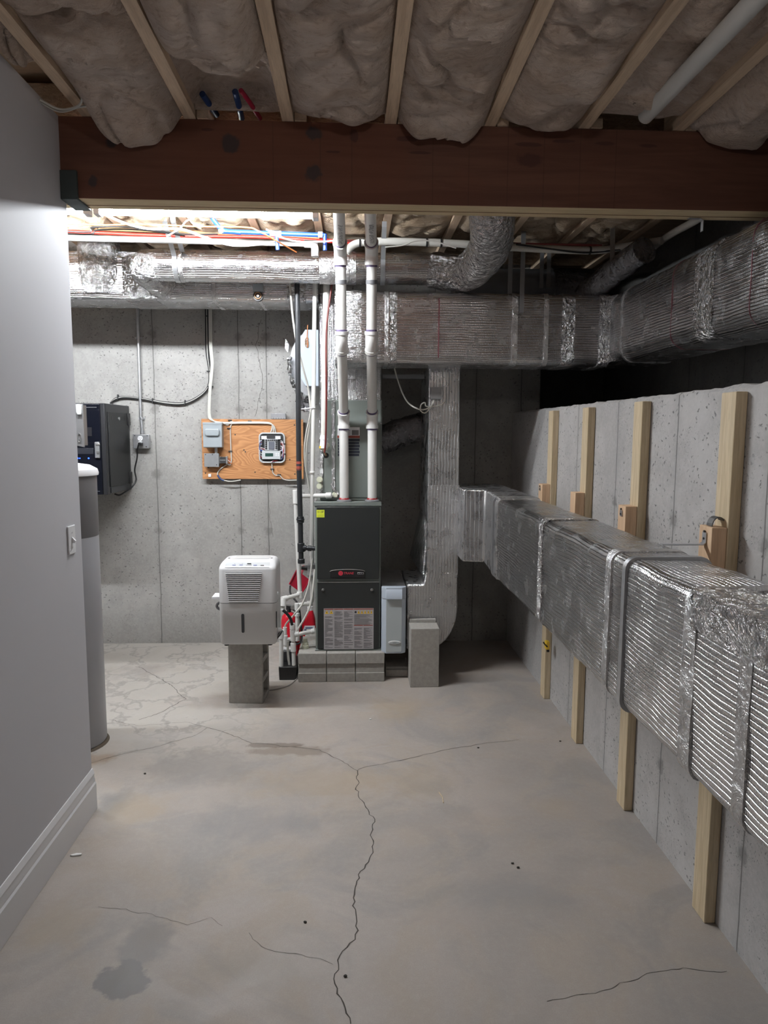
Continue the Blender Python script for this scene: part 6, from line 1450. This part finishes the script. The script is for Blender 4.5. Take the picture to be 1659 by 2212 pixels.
single('sealant_bead', MB().lathe([(TR+.002, .0005), (TR+.012, .0005), (TR+.004, .010), (TR+.001, .010)], (TX, TY, 0), 40), plain('dark_bead', (.10, .08, .06), .9), 'dark dirt line around the foot of the grey tank', 'sealant')

# ------------------------------------------------------------------ studs on the right wall with support blocks
stud_px = [(1180, 1510, 1190, 886), (1243, 1607, 1268, 880), (1350, 1752, 1390, 865), (1527, 1995, 1590, 845)]
w_lab = ['farthest', 'second farthest', 'second nearest', 'nearest']
for i, (bx_, by_, tx_, tyy) in enumerate(stud_px):
    y = P(bx_, by_, Z=0).y; y = [4.215, 3.60, 2.905, 2.185][i] if False else y
    zt_ = P(tx_, tyy, X=XR-.038, ).z; zt_ = min(zt_, 1.79)
    xs = XR-.0395
    single('wall_stud', MB().box((xs, y-.0, 0.0005), (XR-.0012, y+.089, zt_)), M_STUD, w_lab[i]+' of the four pale pine uprights fixed to the right concrete wall', 'post', 'uprights on the right wall', bevel=.003)
    # support block screwed to its side, reaching down beside the duct
    ztop = P(*[(1174, 1047), (1238, 1063), (1352, 1094), (1535, 1139)][i], X=xs-.048).z
    k0 = thing('support_block', w_lab[i]+' of the four orange-tan wood blocks beside the low duct', 'wood block', (xs-.024, y+.04, ztop-.25), 'wood blocks beside the low duct')
    bx0_, bx1_ = xs-.050, xs-.0008
    part('block', MB().box((bx0_, y+.004, ztop-.25), (bx1_, y+.086, ztop)), M_BLOCKW, k0, bevel=.002)
    if i != 1:
        part('angle_plate', ribbon(([(DX1-.045, y+.045, DZ1+.007), (bx0_-.012, y+.045, DZ1+.007)] if i == 3 else [])+[ (bx0_-.003, y+.045, DZ1+.014), (bx0_-.003, y+.045, ztop-.02)], (0, 1, 0), .024, .003), M_GALV, k0, smooth=False)
        for f in (.4, .75): part('screw', MB().cyl((bx0_-.0065, y+.045, DZ1+(ztop-DZ1)*f), (bx0_-.002, y+.045, DZ1+(ztop-DZ1)*f), .004, 8), M_DARK, k0)
    if i == 3:
        part('strap_loop', ribbon([(bx0_+.012+.022*(1-math.cos(a)), y+.045, ztop+.001+.03*math.sin(a)) for a in [math.pi*kk/10 for kk in range(11)]], (0, 1, 0), .035, .003), plain('dark_strap', (.12, .12, .12), .5, .5), k0, smooth=False)
q = P(1184, 1392, X=XR-.045); t = thing('pipe_clamp', 'small yellow and black clamp on the farthest upright just under the low duct', 'clamp', (q.x, q.y, q.z-.03))
part('clamp_body', MB().box((XR-.062, q.y-.02, q.z-.028), (XR-.0402, q.y+.02, q.z+.022)), M_YEL2, t, bevel=.003)
part('trigger', MB().cyl((XR-.055, q.y-.012, q.z-.035), (XR-.042, q.y-.012, q.z-.035), .010, 12).box((XR-.066, q.y-.045, q.z-.004), (XR-.06, q.y+.04, q.z+.004)), M_BLACK, t)
q = P(1229, 1424, X=DX1-.05); single('duct_strap_end', MB().box((DX0+.10, q.y-.014, DZ0-.05), (DX0+.13, q.y+.014, DZ0-.006)), M_BLACK, 'small black strap end under the low duct', 'bracket', bevel=.003)

# ------------------------------------------------------------------ small things on the floor
q = P(164, 1848, Z=0); pts = [(q.x-.022, q.y-.004), (q.x-.008, q.y-.009), (q.x+.022, q.y-.002), (q.x+.021, q.y+.006), (q.x, q.y+.007)]
single('paper_scrap', MB().prism([(x, y, .0005) for x, y in pts], (0, 0, .006)), M_PAPER, 'small white scrap of paper on the floor near the baseboard', 'scrap', bevel=.001)
rn = random.Random(11)
grit = [(1107, 1866, 'dark speck of grit on the floor right of the long crack, left of a pair'), (1119, 1875, 'dark speck of grit on the floor right of the long crack, right of a pair'), (1033, 1616, 'dark speck of grit on the bare floor below the far end of the low duct'), (1210, 1602, 'dark speck of grit by the foot of the second farthest upright'),
        (659, 1993, 'dark speck of grit left of the long crack'), (746, 2110, 'dark speck of grit at the end of the long crack'), (313, 1672, 'dark speck of grit in front of the grey tank'), (800, 1554, 'pale speck on the floor in front of the furnace blocks')]
for px, py, lb in grit:
    q = P(px, py, Z=0); mb = MB().sphere((q.x, q.y, .003), .006, (1, .8, .5), 10, 6)
    for v in mb.v: v += Vector((1, 1, .4))*.0012*noise.noise(v*300)
    single('grit_speck', mb, M_PAPER if 'pale' in lb else M_SPECK, lb, 'debris', 'specks on the floor')
a, b_ = P(958, 1735, Z=0), P(948, 1712, Z=0)
single('wood_splinter', MB().tube([a+Vector((0, 0, .002)), (a+b_)/2+Vector((.006, 0, .003)), b_+Vector((0, 0, .002))], .002, 6), M_STUD, 'thin pale wood splinter on the floor right of the long crack', 'debris')
